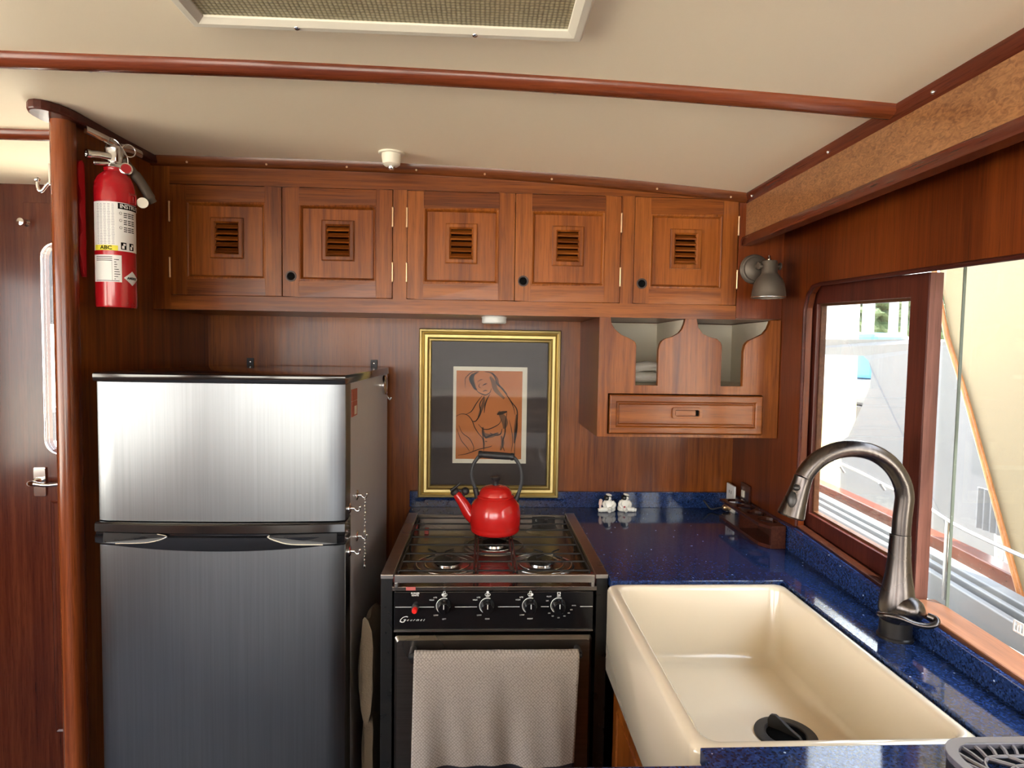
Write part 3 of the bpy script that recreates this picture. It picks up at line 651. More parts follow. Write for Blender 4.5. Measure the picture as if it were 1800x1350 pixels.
# ------------------------------------------------------------------ COUNTERTOP
ct = thing('countertop', 'speckled dark blue quartz countertop with backsplash along wall and window', 'countertop', (.3, 1.2, .90))
o_ = [(-.35, .12), (WX(.12)-.001, .12), (WX(YB)-.001, YB-.001), (-.2345, YB-.001), (-.2345, 1.994), (.306, 1.994), (.306, 1.413), (.713, 1.413), (.713, .803), (.300, .803), (.300, .767), (-.35, .767)]
bm = nb(); plate(bm, o_, [], XY, .898, .92); part('slab', bm, 'quartz', ct, bevel=.0015)
bm = nb(); box(bm, -.238, WX(YB)-.018, YB-.016, YB-.001, .92, .9735); part('backsplash', bm, 'quartz', ct, bevel=.001)
bm = nb(); plate(bm, [(.12, .92), (YB-.017, .92), (YB-.017, .972), (1.64, .985), (1.25, .966), (.88, .955), (.12, .945)], [], WR, -.017, -.001); part('side_splash', bm, 'quartz', ct, bevel=.001)
# base cabinets under it
t = thing('base_cabinet', 'dark teak base cabinet under the sink and counter', 'cabinet', (.58, 1.2, 0))
bm = nb(); box(bm, .335, .80, 1.425, 2.10, 0, .897); box(bm, .335, .80, .80, 1.425, 0, .70); part('body', bm, 'dark_int', t)
for y0 in (.83, 1.125):
    bm = nb(); box(bm, .316, .334, y0, y0+.28, .08, .69); frame(bm, y0+.04, y0+.24, .13, .64, [(0, .316), (.004, .312), (.010, .316)], lambda a, b, t: (t, a, b)); part('door', bm, 'teak_v', t, bevel=.002)
t = thing('peninsula_cabinet', 'base cabinet under the near end of the counter', 'cabinet', (.2, .42, 0))
bm = nb(); box(bm, -.33, .80, .16, .745, 0, .897); part('body', bm, 'dark_int', t, bevel=.003)
bm = nb(); box(bm, -.30, .20, .745, .757, .08, .86); part('door', bm, 'teak_v', t, bevel=.002)

# ------------------------------------------------------------------ SINK
t = thing('farmhouse_sink', 'cream farmhouse sink set into the blue counter below the window', 'sink', (.51, 1.11, .70))
bm = nb()
def rl(x0, x1, y0, y1, r, z): return [(a, b, z) for a, b in rrect(x0, x1, y0, y1, r, 6)]
OX0, OX1, OY0, OY1 = .2925, .7115, .8045, 1.4115
zt_ = .9150
loops = [rl(OX0+.010, OX1-.01, OY0+.01, OY1-.01, .020, .706), rl(OX0+.003, OX1-.003, OY0+.003, OY1-.003, .022, .712), rl(OX0, OX1, OY0, OY1, .022, .722), rl(OX0, OX1, OY0, OY1, .022, zt_-.010), rl(OX0+.003, OX1-.003, OY0+.003, OY1-.003, .022, zt_-.003), rl(OX0+.009, OX1-.009, OY0+.009, OY1-.009, .020, zt_),
         rl(.311, .697, .822, 1.396, .026, zt_), rl(.315, .694, .826, 1.392, .026, zt_-.003), rl(.318, .692, .829, 1.390, .026, zt_-.010), rl(.325, .686, .836, 1.380, .026, .766), rl(.329, .682, .840, 1.376, .026, .755), rl(.338, .673, .849, 1.367, .024, .747), rl(.352, .659, .863, 1.353, .020, .744)]
loft(bm, loops, True, True); part('basin', bm, 'porcelain', t, smooth=50)
DX, DY = .572, 1.100
bm = nb(); lathe(bm, [(.056, .0), (.055, .0035), (.052, .0045), (.038, .0045), (.036, .003), (.034, -.004), (.001, -.004)], (DX, DY, .7445), seg=44); dn = part('drain', bm, 'black_matte', t, smooth=35, label='matte black sink strainer')
bm = nb(); lathe(bm, [(.034, .0006), (.030, .004), (.012, .006), (.001, .006)], (DX, DY, .7445), seg=36); part('strainer_basket', bm, 'ink', dn, smooth=35)
bm = nb(); U_ = Vector((.62, -.78, 0)); N_ = Vector((.78, .62, 0)); O_ = Vector((DX, DY, .748))
fin = [(-.034, 0), (-.035, .014), (-.030, .024), (-.020, .027), (-.008, .022), (.010, .012), (.026, .006), (.032, 0)]
plate(bm, fin, [], lambda a, b, t_: tuple(O_+U_*a+Vector((0, 0, b))+N_*t_), -.0035, .0035); part('strainer_handle', bm, 'black_matte', dn, bevel=.0015)

# ------------------------------------------------------------------ TAP
t = thing('kitchen_tap', 'tall dark brushed gooseneck tap with pull-down spray head beside the sink', 'tap', (.787, 1.122, .92))
bx, by = .787, 1.122
bm = nb(); lathe(bm, [(.031, 0), (.031, .004), (.028, .006), (.0275, .034), (.025, .036)], (bx, by, .92), seg=36); part('base', bm, 'tap_dark', t, smooth=35)
bm = nb(); ax = []
lathe(bm, [(.0275, .954), (.030, .958), (.0315, .975), (.030, .995), (.0265, 1.015), (.0225, 1.040), (.0195, 1.070), (.0180, 1.105), (.0175, 1.118)], (bx+.001, by, 0), seg=36); part('body', bm, 'tap', t, smooth=40)
bm = nb(); R = .0975; cx, cz = .6955, 1.1795; pts = [(bx+.002, by, 1.1185), (bx+.003, by, 1.15)]
pts += [(cx+R*math.cos(a), by+.020*(1-math.cos(a))*.5, cz+R*math.sin(a)) for a in [PI*.02+PI*.84*i/24 for i in range(25)]]
last = Vector(pts[-1]); 
tube(bm, pts, .0160, 20); part('spout', bm, 'tap', t, smooth=60)
dirn = (Vector(pts[-1])-Vector(pts[-2])).normalized(); dirn = Vector((-.27, .02, -.96)).normalized()
bm = nb(); lathe(bm, [(.0150, 0), (.0168, .001), (.0165, .004), (.0172, .02), (.0200, .045), (.0235, .068), (.0245, .076), (.0225, .079), (.001, .079)], last, dirn, 32); hd = part('spray_head', bm, 'tap', t, smooth=40)
u, vv, n_ = basis(dirn); side = Vector((-.72, -.66, 0)); side = (side-n_*side.dot(n_)).normalized()
for s, r, q in ((.022, .0062, 1.0), (.046, .0078, 1.9)):
    bm = nb(); c_ = last+n_*s+side*(.0182+(s-.03)*.13)
    tube(bm, [c_-n_*r*q*.6, c_+n_*r*q*.6], r, 14, flat=.5) if False else lathe(bm, [(r, -.002), (r, .0025), (r*.75, .004), (.0005, .0042)], c_, side, 20, sy=q if abs(vv.z) > abs(u.z) else 1, sx=q if abs(u.z) >= abs(vv.z) else 1)
    part('spray_button', bm, 'tap_dark', hd, smooth=50)
bm = nb(); lathe(bm, [(.0245, 0), (.0245, .012), (.023, .022), (.018, .032), (.010, .038), (.001, .040)], (bx+.003, by-.010, .983), Vector((.45, -.89, .02)), 32); dm = part('valve_dome', bm, 'tap', t, smooth=45)
bm = nb(); pts = smoothpts([(.745, 1.105, .972), (.739, 1.090, .976), (.7445, 1.078, .980), (.7587, 1.066, .980), (.7762, 1.056, .9745), (.7935, 1.048, .9737), (.8065, 1.045, .979), (.811, 1.052, .984), (.804, 1.062, .986)])
tube(bm, pts, [.007]*len(pts), 12, flat=.75); part('lever', bm, 'tap', t, smooth=60)

# ------------------------------------------------------------------ TRIVET
t = thing('dish_rack_mat', 'black openwork trivet on the near end of the blue counter', 'trivet', (.70, .65, .92))
tx0, tx1, ty0, ty1 = .590, .800, .520, .768
bm = nb(); plate(bm, rrect(tx0, tx1, ty0, ty1, .045), [rrect(tx0+.014, tx1-.014, ty0+.014, ty1-.014, .033)], XY, .944, .952); part('rim', bm, 'trivet', t, bevel=.002)
bm = nb(); plate(bm, rrect(tx0+.002, tx1-.002, ty0+.002, ty1-.002, .043), [rrect(tx0+.008, tx1-.008, ty0+.008, ty1-.008, .038)], XY, .9205, .944); part('skirt', bm, 'black_matte', t)
bm = nb()
for ins in (.034, .052, .070, .086):
    tube(bm, [(a, b, .9475) for a, b in rrect(tx0+ins, tx1-ins, ty0+ins, ty1-ins, .03 if ins < .06 else .014, 5)], .0022, 6, True)
cxx, cyy = (tx0+tx1)/2, (ty0+ty1)/2
for a, b in [(x, y) for x in (0, 1) for y in (0, 1)]: pass
n = 44
for i in range(n):
    th = 2*PI*i/n
    def pt(ins, th):
        hx, hy = (tx1-tx0)/2-ins, (ty1-ty0)/2-ins; c, s = math.cos(th), math.sin(th); k = min(hx/abs(c) if abs(c) > 1e-6 else 9, hy/abs(s) if abs(s) > 1e-6 else 9); k = min(k, math.hypot(hx, hy)*.90)
        return (cxx+c*k, cyy+s*k, .9475)
    tube(bm, [pt(.012, th), pt(.024, th+.05), pt(.034, th+.13)], .0027, 6)
    if i % 2 == 0: tube(bm, [pt(.034, th+.13), pt(.052, th+.0), pt(.070, th+.25), pt(.088, th+.1)], .0026, 6)
part('grille', bm, 'trivet', t, smooth=50)

# ------------------------------------------------------------------ WOODEN RACK, OUTLETS, FIGURINES
t = thing('wooden_glass_rack', 'small dark wooden rack with round holes standing on the counter below the outlets', 'rack', (.80, 1.81, .92))
ry0, ry1 = 1.645, 1.965; rx0 = .772
bm = nb(); plate(bm, [(rx0+.02, ry0), (WX(ry0)-.020, ry0), (WX(ry1)-.020, ry1), (rx0, ry1), (rx0, ry0+.035)], [], XY, .9205, .930); part('base_board', bm, 'rack', t, bevel=.001)
hl = [[(.813+.027*math.cos(k*PI/10), y+.031*math.sin(k*PI/10)) for k in range(20)] for y in (1.71, 1.785, 1.860, 1.930)]
bm = nb(); plate(bm, [(rx0+.02, ry0), (WX(ry0)-.0205, ry0), (WX(ry1)-.020, ry1), (rx0, ry1), (rx0, ry0+.035)], hl, XY, .975, .983); part('holed_shelf', bm, 'rack', t, bevel=.001)
bm = nb(); box(bm, rx0+.02, WX(ry0)-.021, ry0, ry0+.010, .930, .975); part('end_board', bm, 'rack', t)
bm = nb(); box(bm, rx0+.004, WX(1.82)-.022, 1.815, 1.823, .930, .975); part('divider', bm, 'rack', t)
bm = nb(); plate(bm, [(ry0+.01, .930), (ry1, .930), (ry1, .975), (ry0+.01, .975)], [], WR, -.027, -.0205); part('back_board', bm, 'rack', t)
t = thing('power_outlet', 'white double power outlet on the right wall behind the rack', 'outlet', (.868, 2.03, .93))
bm = nb(); plate(bm, rrect(2.02, 2.088, .905, 1.010, .003, 2), [], WR, -.024, -.0175); part('cover_plate', bm, 'white_plastic', t, bevel=.0015)
for z in (.930, .985):
    bm = nb()
    for y in (2.045, 2.062): plate(bm, [(y-.0012, z-.005), (y+.0012, z-.005), (y+.0012, z+.005), (y-.0012, z+.005)], [], WR, -.0245, -.0238)
    part('socket', bm, 'ink', t)
bm = nb(); plate(bm, [(2.048, .955), (2.060, .955), (2.060, .963), (2.048, .963)], [], WR, -.0262, -.0238); part('reset_button', bm, 'ivory', t)
t = thing('plug', 'brass-coloured plug with short dark cord in the white outlet', 'plug', (.83, 2.05, .93))
bm = nb(); lathe(bm, [(.009, 0), (.011, .004), (.011, .020), (.006, .026)], (WX(2.05)-.025, 2.05, .933), (-1, -.15, .03), 14); part('body', bm, 'brass', t, smooth=40)
bm = nb(); tube(bm, smoothpts([(.813, 2.046, .934), (.795, 2.045, .931), (.775, 2.05, .928), (.762, 2.06, .945), (.757, 2.07, .952)]), .003, 8); part('cord', bm, 'black_matte', t, smooth=60)
t = thing('light_switch', 'dark brown switch plate beside the white outlet', 'switch', (.866, 1.975, .93))
bm = nb(); plate(bm, rrect(1.935, 2.005, .935, 1.030, .003, 2), [], WR, -.008, -.0005); part('cover_plate', bm, 'rack', t, bevel=.001)
bm = nb(); plate(bm, [(1.972, .985), (1.990, .985), (1.990, 1.007), (1.972, 1.007)], [], WR, -.011, -.008); part('rocker', bm, 'ivory', t)

for i, (fx, fy, s) in enumerate(((.423, 2.045, -1), (.485, 2.050, 1))):
    lab = ['white glazed seated sailor figurine nearer the stove, arm raised at its side', 'white glazed seated sailor figurine with leg stretched right, red mark on chest'][i]
    t = thing('sailor_figurine', lab, 'figurine', (fx, fy, .92), 'pair of glazed sailor figurines')
    Z = .92; bm = nb()
    loops = []
    for z, rx, ry, ox in ((0, .017, .013, 0), (.004, .021, .016, 0), (.012, .0215, .016, 0), (.022, .019, .014, .001), (.031, .016, .012, .002), (.038, .011, .009, .003), (.041, .006, .006, .003)):
        loops.append([(fx+.006*-s+ox*s+rx*math.cos(a*PI/10), fy+ry*math.sin(a*PI/10), Z+z) for a in range(20)])
    loft(bm, loops)
    tube(bm, smoothpts([(fx, fy-.008, Z+.009), (fx+s*.012, fy-.012, Z+.009), (fx+s*.026, fy-.012, Z+.007), (fx+s*.033, fy-.012, Z+.006)]), [.009]*8+[.008]*5+[.006]*6, 10)
    tube(bm, smoothpts([(fx-s*.006, fy-.010, Z+.012), (fx-s*.004, fy-.018, Z+.008), (fx-s*.002, fy-.024, Z+.005)]), [.008]*7+[.006]*6, 10)
    tube(bm, smoothpts([(fx+s*.008, fy-.004, Z+.034), (fx+s*.014, fy-.010, Z+.026), (fx+s*.010, fy-.016, Z+.016)]), .0055, 10)
    tube(bm, smoothpts([(fx-s*.016, fy-.004, Z+.034), (fx-s*.022, fy-.010, Z+.024), (fx-s*.014, fy-.016, Z+.014)]), .0055, 10)
    part('body', bm, 'ceramic', t, smooth=60)
    hx = fx-.001*s
    bm = nb(); ball(bm, (hx+.003, fy-.004, Z+.0440), .0080, (1, 1, 1), 14); part('head', bm, 'ceramic', t, smooth=60)
    bm = nb(); ball(bm, (hx-.0035, fy-.0015, Z+.0450), .0112, (1, 1, .85), 14); part('hair', bm, 'hair', t, smooth=60)
    bm = nb(); lathe(bm, [(.001, .0), (.009, .0), (.0105, .0022), (.0085, .0055), (.001, .0070)], (hx+.002, fy-.002, Z+.0530), (.25*1, 0, 1), 20); part('sailor_cap', bm, 'ceramic', t, smooth=50)
    bm = nb(); lathe(bm, [(.0095, -.0015), (.0100, .0005), (.0092, .0015)], (hx+.002, fy-.002, Z+.0525), (.25, 0, 1), 20); part('cap_band', bm, 'hair', t, smooth=50)
    if i == 0:
        bm = nb(); tube(bm, smoothpts([(fx-.024, fy-.006, Z+.034), (fx-.026, fy-.009, Z+.022), (fx-.026, fy-.013, Z+.008)]), [.006]*6+[.004]*7, 10); ball(bm, (fx-.0235, fy-.006, Z+.037), .006, seg=10); part('raised_arm', bm, 'skin_glaze', t, smooth=60)
    else:
        bm = nb(); box(bm, fx-.010, fx-.005, fy-.0195, fy-.0165, Z+.013, Z+.020); part('chest_mark', bm, 'red_plastic', t)

# ------------------------------------------------------------------ STOVE
st = thing('gas_stove', 'small three-burner gas stove with black control panel and steel side rails', 'stove', (.037, 1.70, 0))
sx0, sx1 = -.229, .303
bm = nb(); box(bm, sx0, sx0+.027, 1.440, 1.99, 0, .9165); box(bm, sx1-.027, sx1, 1.440, 1.99, 0, .9165); box(bm, sx0+.027, sx1-.027, 1.975, 1.99, .1, .90)
box(bm, sx0+.027, sx1-.027, 1.452, 1.975, .06, .10); part('body', bm, 'black', st, bevel=.001)
for x0 in (sx0, sx1-.030):
    bm = nb(); box(bm, x0, x0+.030, 1.435, 1.992, .9167, .927); part('side_rail', bm, 'steel', st, bevel=.0015, label='brushed steel side rail')
bm = nb(); plate(bm, [(sx0+.0275, 1.448), (sx1-.0275, 1.448), (sx1-.0275, 1.974), (sx0+.0275, 1.974)], [], XY, .890, .898)
box(bm, sx0+.031, sx1-.031, 1.964, 1.974, .898, .926); box(bm, sx0+.028, sx1-.028, 1.427, 1.447, .8915, .9015); part('cooktop', bm, 'pan', st, bevel=.001)
bm = nb(); box(bm, sx0+.034, sx1-.034, 1.422, 1.431, .912, .931)
for x in (sx0+.034, sx1-.042): box(bm, x, x+.008, 1.425, 1.45, .900, .912)
part('fiddle_bar', bm, 'steel', st, bevel=.0015, label='brushed steel bar across the front')
for k, (cx_, cy_) in enumerate(((-.083, 1.583), (.158, 1.583), (.041, 1.738))):
    bm = nb(); lathe(bm, [(.001, .001), (.034, .001), (.038, .0035), (.044, .002), (.058, .0015), (.062, .004), (.066, .002), (.080, .0015), (.083, .0035), (.086, 0)], (cx_, cy_, .898), seg=48); bn = part('burner', bm, 'steel', st, smooth=30)
    bm = nb(); lathe(bm, [(.033, .001), (.031, .008), (.027, .010), (.001, .010)], (cx_, cy_, .898), seg=36)
    part('burner_ring', bm, 'chrome', bn, smooth=35)
    for rr_ in (.056, .078):
        bm = nb(); tube(bm, [(cx_+rr_*math.cos(a*PI/24), cy_+rr_*math.sin(a*PI/24), .9018) for a in range(48)], .0018, 6, True); part('drip_ring', bm, 'chrome', bn, smooth=60)
    bm = nb(); lathe(bm, [(.036, .010), (.0365, .013), (.034, .016), (.001, .0165)], (cx_, cy_, .898), seg=36); part('burner_cap', bm, 'black', bn, smooth=35)
GZ = .9285
def gsec(name, x0, x1):
    bm = nb()
    ys = [1.458, 1.522, 1.582, 1.655, 1.725, 1.795, 1.858, 1.92]
    for y in ys: tube(bm, [(x0, y, GZ), (x1, y, GZ)], .0024, 8)
    for x in (x0, x1): 
        tube(bm, [(x, 1.452, GZ), (x, 1.925, GZ)], .0024, 8)
        for y in (1.458, 1.70, 1.92): tube(bm, [(x, y, GZ), (x, y, .899)], .0024, 8)
    for cy_ in ((1.583,) if name else (1.735,)):
        for a in range(4):
            th = PI/4+a*PI/2; m_ = (x0+x1)/2
            tube(bm, [(m_+.018*math.cos(th), cy_+.018*math.sin(th), GZ), (m_+.045*math.cos(th), cy_+.045*math.sin(th), GZ)], .0024, 8)
    part('grate', bm, 'iron', st, smooth=60, label='black wire pot grate')
gsec(1, -.190, -.013); gsec(0, -.005, .081); gsec(1, .089, .262)
for x, y in ((-.196, 1.470), (-.196, 1.90), (.270, 1.480), (-.160, 1.86)):
    bm = nb(); box(bm, x-.006, x+.006, y-.010, y+.010, .8985, .9135); part('rubber_bumper', bm, 'red_rubber', st, bevel=.001, label='faded red rubber bumper')
bm = nb(); box(bm, -.158-.011, -.158+.011, 1.4255, 1.4269, .8935, .9015); part('rubber_bumper', bm, 'red_rubber', st, label='faded red rubber bumper')
# maker's plate on the rear edge
bm = nb(); box(bm, .165, .238, 1.9615, 1.964, .902, .922); mp_ = part('rating_plate', bm, 'black', st)
bm = nb(); text_bm(bm, 'E', .014, lambda x, y: (.178+x, 1.9612, .912+y)); text_bm(bm, 'GALLEY', .006, lambda x, y: (.213+x, 1.9612, .915+y)) if False else None
text_bm(bm, 'III III', .0055, lambda x, y: (.210+x, 1.9612, .915+y)); part('plate_marks', bm, 'white_ink', mp_)
# control panel
CPY = 1.424
bm = nb(); box(bm, -.1955, .2665, CPY, 1.448, .8005, .8905); cp = part('control_panel', bm, 'black_gloss', st, bevel=.001)
bm = nb(); box(bm, -.1955, .2665, CPY-.003, CPY, .7975, .8015); part('panel_trim', bm, 'steel', st)
bm = nb()
for a, b in ((-.193, -.156), (-.139, -.104), (-.056, -.005), (.044, .094), (.144, .162), (.236, .2655)): box(bm, a, b, CPY-.0006, CPY, .8545, .8557)
T = lambda x0, z0: (lambda x, y: (x0+x, CPY-.0005, z0+y))
text_bm(bm, 'BURNER', .0052, T(-.1475, .8885-.001), bold=.0001); text_bm(bm, 'IGNITE', .0052, T(-.1475, .8825), bold=.0001)
KN = [(-.0805, 'LEFT'), (.0195, 'REAR'), (.119, 'RIGHT'), (.1855, 'OVEN')]
for kx, s in KN:
    zc_ = .8575
    text_bm(bm, 'OFF', .0048, T(kx, .8803), bold=.0001)
    if s != 'OVEN':
        text_bm(bm, 'LITE', .0045, T(kx-.021, .8775)); text_bm(bm, 'HIGH', .0045, T(kx-.029, .8715)); text_bm(bm, 'LOW', .0045, T(kx-.019, .8355)); text_bm(bm, s, .0045, T(kx, .8265))
    else:
        text_bm(bm, 'PILOT', .0042, T(kx-.023, .8790)); text_bm(bm, '200', .0042, T(kx-.027, .8690))
        for q, (dx, dz) in zip(('BROIL', '500', '450', '400', '350', '300', '250'), ((.036, .0), (.030, -.010), (.024, -.018), (.014, -.025), (0, -.029), (-.014, -.025), (-.022, -.018))): text_bm(bm, q, .0038, T(kx+dx, zc_+dz))
    # dial arc
    pts = [(kx+.0185*math.cos(a), CPY-.0004, zc_+.0185*math.sin(a)) for a in [math.radians(70+165*i/16) for i in range(17)]]
    tube(bm, pts, .0008, 6)
    # burner symbol: three rings, or a square for the oven
    if s != 'OVEN':
        for j, (dx, dz) in enumerate(((-.0036, 0), (0, .0055), (.0036, 0))):
            filled = j == {'LEFT': 0, 'REAR': 1, 'RIGHT': 2}[s]
            if filled: lathe(bm, [(.0005, .0006), (.0030, .0006), (.0030, 0)], (kx+dx, CPY, .8870-.001+dz-.002), (0, -1, 0), 14)
            else: tube(bm, [(kx+dx+.0025*math.cos(a*PI/6), CPY-.0004, .8840+dz+.0025*math.sin(a*PI/6)) for a in range(12)], .0005, 5, True)
    else:
        frame(bm, kx-.004, kx+.004, .8835, .8895, [(0, CPY-.0002), (.0002, CPY-.0008), (.0012, CPY-.0008), (.0013, CPY-.0002)], XZ)
part('panel_lettering', bm, 'white_ink', cp)
bm = nb(); text_bm(bm, 'G', .022, T(-.1795, .8255), shear=.7); text_bm(bm, 'ourmet', .0085, T(-.147, .8250), shear=.7, spacing=1.7); part('script_lettering', bm, 'white_ink', cp)
for kx, s in KN:
    bm = nb(); lathe(bm, [(.0165, 0), (.0165, .004), (.0150, .007), (.0135, .018), (.012, .020), (.001, .0205)], (kx, CPY, .8575), (0, -1, 0), 30)
    box(bm, kx-.0035, kx+.0035, CPY-.024, CPY-.016, .8575-.012, .8575+.013); kb = part('knob', bm, 'black_gloss', st, smooth=35)
    bm = nb(); box(bm, kx-.0008, kx+.0008, CPY-.0245, CPY-.0238, .8590, .8695); part('pointer_line', bm, 'white_ink', kb)
bm = nb(); lathe(bm, [(.0085, 0), (.0085, .008), (.007, .010), (.001, .010)], (-.147, CPY, .8545), (0, -1, 0), 20); ib = part('igniter', bm, 'black_matte', st, smooth=35)
bm = nb(); lathe(bm, [(.0062, .008), (.0062, .020), (.005, .022), (.001, .022)], (-.147, CPY, .8535), (0, -1, 0), 20); part('igniter_button', bm, 'red_button', ib, smooth=35, label='red push button')
# oven door
bm = nb(); dp = lambda a, b, t_: (a, t_, b)
loft(bm, [[dp(a, b, 1.448) for a, b in rrect(-.1945, .2655, .14, .786, .008, 4)], [dp(a, b, 1.428) for a, b in rrect(-.1945, .2655, .14, .786, .008, 4)], [dp(a, b, 1.420) for a, b in rrect(-.1885, .2595, .146, .778, .008, 4)]])
od = part('oven_door', bm, 'steel_dark', st, smooth=30)
bm = nb(); tube(bm, [(-.155, 1.385, .758), (.235, 1.385, .758)], .007, 12)
for x in (-.150, .230): lathe(bm, [(.008, 0), (.008, .036)], (x, 1.420, .758), (0, -1, 0), 14)
part('handle', bm, 'black_matte', od, smooth=40)

# towel
t = thing('dish_towel', 'grey waffle-weave dish towel with black hem stripes over the oven handle', 'towel', (.04, 1.385, .47))
bm = nb(); NX, pth = 60, []
zs = [.60, .65, .70, .745]
for z in zs: pth.append((1.4015, z))
for k in range(7):
    a = k/6*PI; pth.append((1.386+.0125*math.cos(a), .7560+.0130*math.sin(a)))
zf = [.735-.0085*i for i in range(35)]
for z in zf: pth.append((1.3725, z))
rows = []
for j, (y, z) in enumerate(pth):
    row = []
    dn_ = max(0, .755-z)/.29 if y < 1.39 else 0
    for i in range(NX+1):
        s = i/NX; x = -.1445+.373*s+(-.010*dn_*s)-.003*dn_*(1-s)
        yy = y
        if dn_: yy += -dn_*(.006*math.sin(s*17+.6)+.004*math.sin(s*31+z*9)+.005*math.sin(s*7+2)) - .012*dn_
        zz = z + (.0025*math.sin(s*14+1)*dn_ - .006*dn_*s*0)
        if dn_ == 0: yy += .0006*math.sin(s*40)
        row.append((x, yy, zz))
    rows.append(row)
V = [[bm.verts.new(p) for p in r] for r in rows]
for j in range(len(V)-1):
    z = rows[j][0][2] if rows[j][0][1] < 1.39 else 9
    mi = 1 if (.4905 < z < .500 or .506 < z < .5235) else 0
    for i in range(NX): quad(bm, [V[j][i], V[j][i+1], V[j+1][i+1], V[j+1][i]], mi)
tw = part('cloth', bm, ['waffle', 'towel_black'], t, smooth=60)
md = tw.modifiers.new('thickness', 'SOLIDIFY'); md.thickness = .0025; md.offset = 0

# cloth between fridge and stove
t = thing('folded_canvas_bag', 'dark beige folded canvas bag wedged between refrigerator and stove', 'bag', (-.268, 1.56, .34))
for (x, y0, y1, z0, z1, w, nm) in ((-.2665, 1.46, 1.66, .50, .82, .060, 'main_fold'), (-.2665, 1.48, 1.70, .30, .60, .050, 'lower_fold')):
    bm = nb(); loops = []
    for k in range(15):
        f = k/14; y = y0+(y1-y0)*f+.0; ww = w*(.45+.55*math.sin(PI*min(.96, max(.04, f)))); zt2 = z1-.05*f-.012*math.sin(f*7); zb2 = z0+.05*(1-f)+.01*math.sin(f*9)
        loops.append([(x+ww*.5*math.cos(a*PI/8)+.002*math.sin(a+k), y+.008*math.sin(a*1.3), (zt2+zb2)/2+(zt2-zb2)/2*math.sin(a*PI/8)) for a in range(16)])
    loft(bm, loops); part(nm, bm, 'bag', t, smooth=60)

# ------------------------------------------------------------------ REFRIGERATOR
fr = thing('refrigerator', 'two-door stainless steel refrigerator with black trim against the left partition', 'refrigerator', (-.577, 1.72, 0))
fx0, fx1 = -.852, -.305
def fcurve(bulge, y, n=24): return [(fx0+(fx1-fx0)*i/n, y-bulge*(1-(2*i/n-1)**2)) for i in range(n+1)]
def fdoor(name, z0, z1, mat):
    P = fcurve(.010, 1.417); P = [(fx0+.001, 1.4225)]+[(a, b) for a, b in P[1:-1]]+[(fx1-.001, 1.4225), (fx1, 1.445), (fx1, 1.470), (fx0, 1.470), (fx0, 1.445)]
    bm = nb(); loft(bm, [[(a, b, z) for a, b in P] for z in (z0, z1)]); return part(name, bm, mat, fr, smooth=30, bevel=.0015)
bm = nb(); box(bm, fx0+.003, fx1-.001, 1.474, 2.04, .03, 1.369); part('cabinet', bm, 'fridge_side', fr, bevel=.002)
ud = fdoor('freezer_door', 1.0570, 1.3690, 'fridge'); ld = fdoor('lower_door', .07, 1.003, 'fridge')
bm = nb(); P = fcurve(.014, 1.412); P = P+[(fx1+.002, 1.43), (fx1+.002, 2.045), (fx0-.0005, 2.045), (fx0-.0005, 1.43)]
loft(bm, [[(a, b, 1.3695) for a, b in P], [(a, b-.002, 1.375) for a, b in P], [(a, b-.002, 1.385) for a, b in P], [(a*.996-.002, b+.004 if b < 1.6 else b-.004, 1.389) for a, b in P]]); part('top_cap', bm, 'black_gloss', fr, smooth=40, label='glossy black plastic top')
bm = nb(); L = []
for a, b in fcurve(.016, 1.409):
    s = (a-fx0)/(fx1-fx0)*2-1; zb = 1.0085-.014*(1-s*s)
    L.append([(a, 1.471, zb), (a, b+.002, zb), (a, b-.001, zb+.004), (a, b-.002, 1.026), (a, b+.003, 1.0295), (a, b+.003, 1.0325), (a, b-.002, 1.036), (a, b-.001, 1.053), (a, b+.003, 1.0565), (a, 1.471, 1.0565)])
loft(bm, L); hb = part('handle_band', bm, 'black_gloss', fr, smooth=35, label='glossy black band between the doors')
def yf(x): s = (x-fx0)/(fx1-fx0)*2-1; return 1.409-.016*(1-s*s)-.0022
for (a0, a1, flip) in ((-.8335, -.690, 0), (-.470, -.322, 1)):
    if not flip: E = [(a0+.002, 1.034), (a1-.02, 1.034), (a1-.003, 1.031), (a1, 1.0275), (a1-.018, 1.020), (a1-.05, 1.0135), (a0+.03, 1.0105), (a0, 1.0115)]
    else: E = [(a1, 1.034), (a0+.02, 1.034), (a0+.003, 1.031), (a0, 1.0275), (a0+.018, 1.019), (a0+.05, 1.0110), (a1-.03, 1.0085), (a1, 1.0100)]
    bm = nb(); plate(bm, E if not flip else list(reversed(E)), [], lambda a, b, t_: (a, yf(a)+t_, b), -.0006, .002); gp = part('grip_recess', bm, 'black', fr)
    bm = nb(); E2 = E[1:-1] if not flip else E[2:-1]
    tube(bm, smoothpts([(a, yf(a)-.0012, b) for a, b in E2], 4), .0013, 6); part('grip_edge', bm, 'ivory' if flip else 'steel', fr, smooth=50, label='worn cream edge of the right grip' if flip else 'grey edge of the left grip')
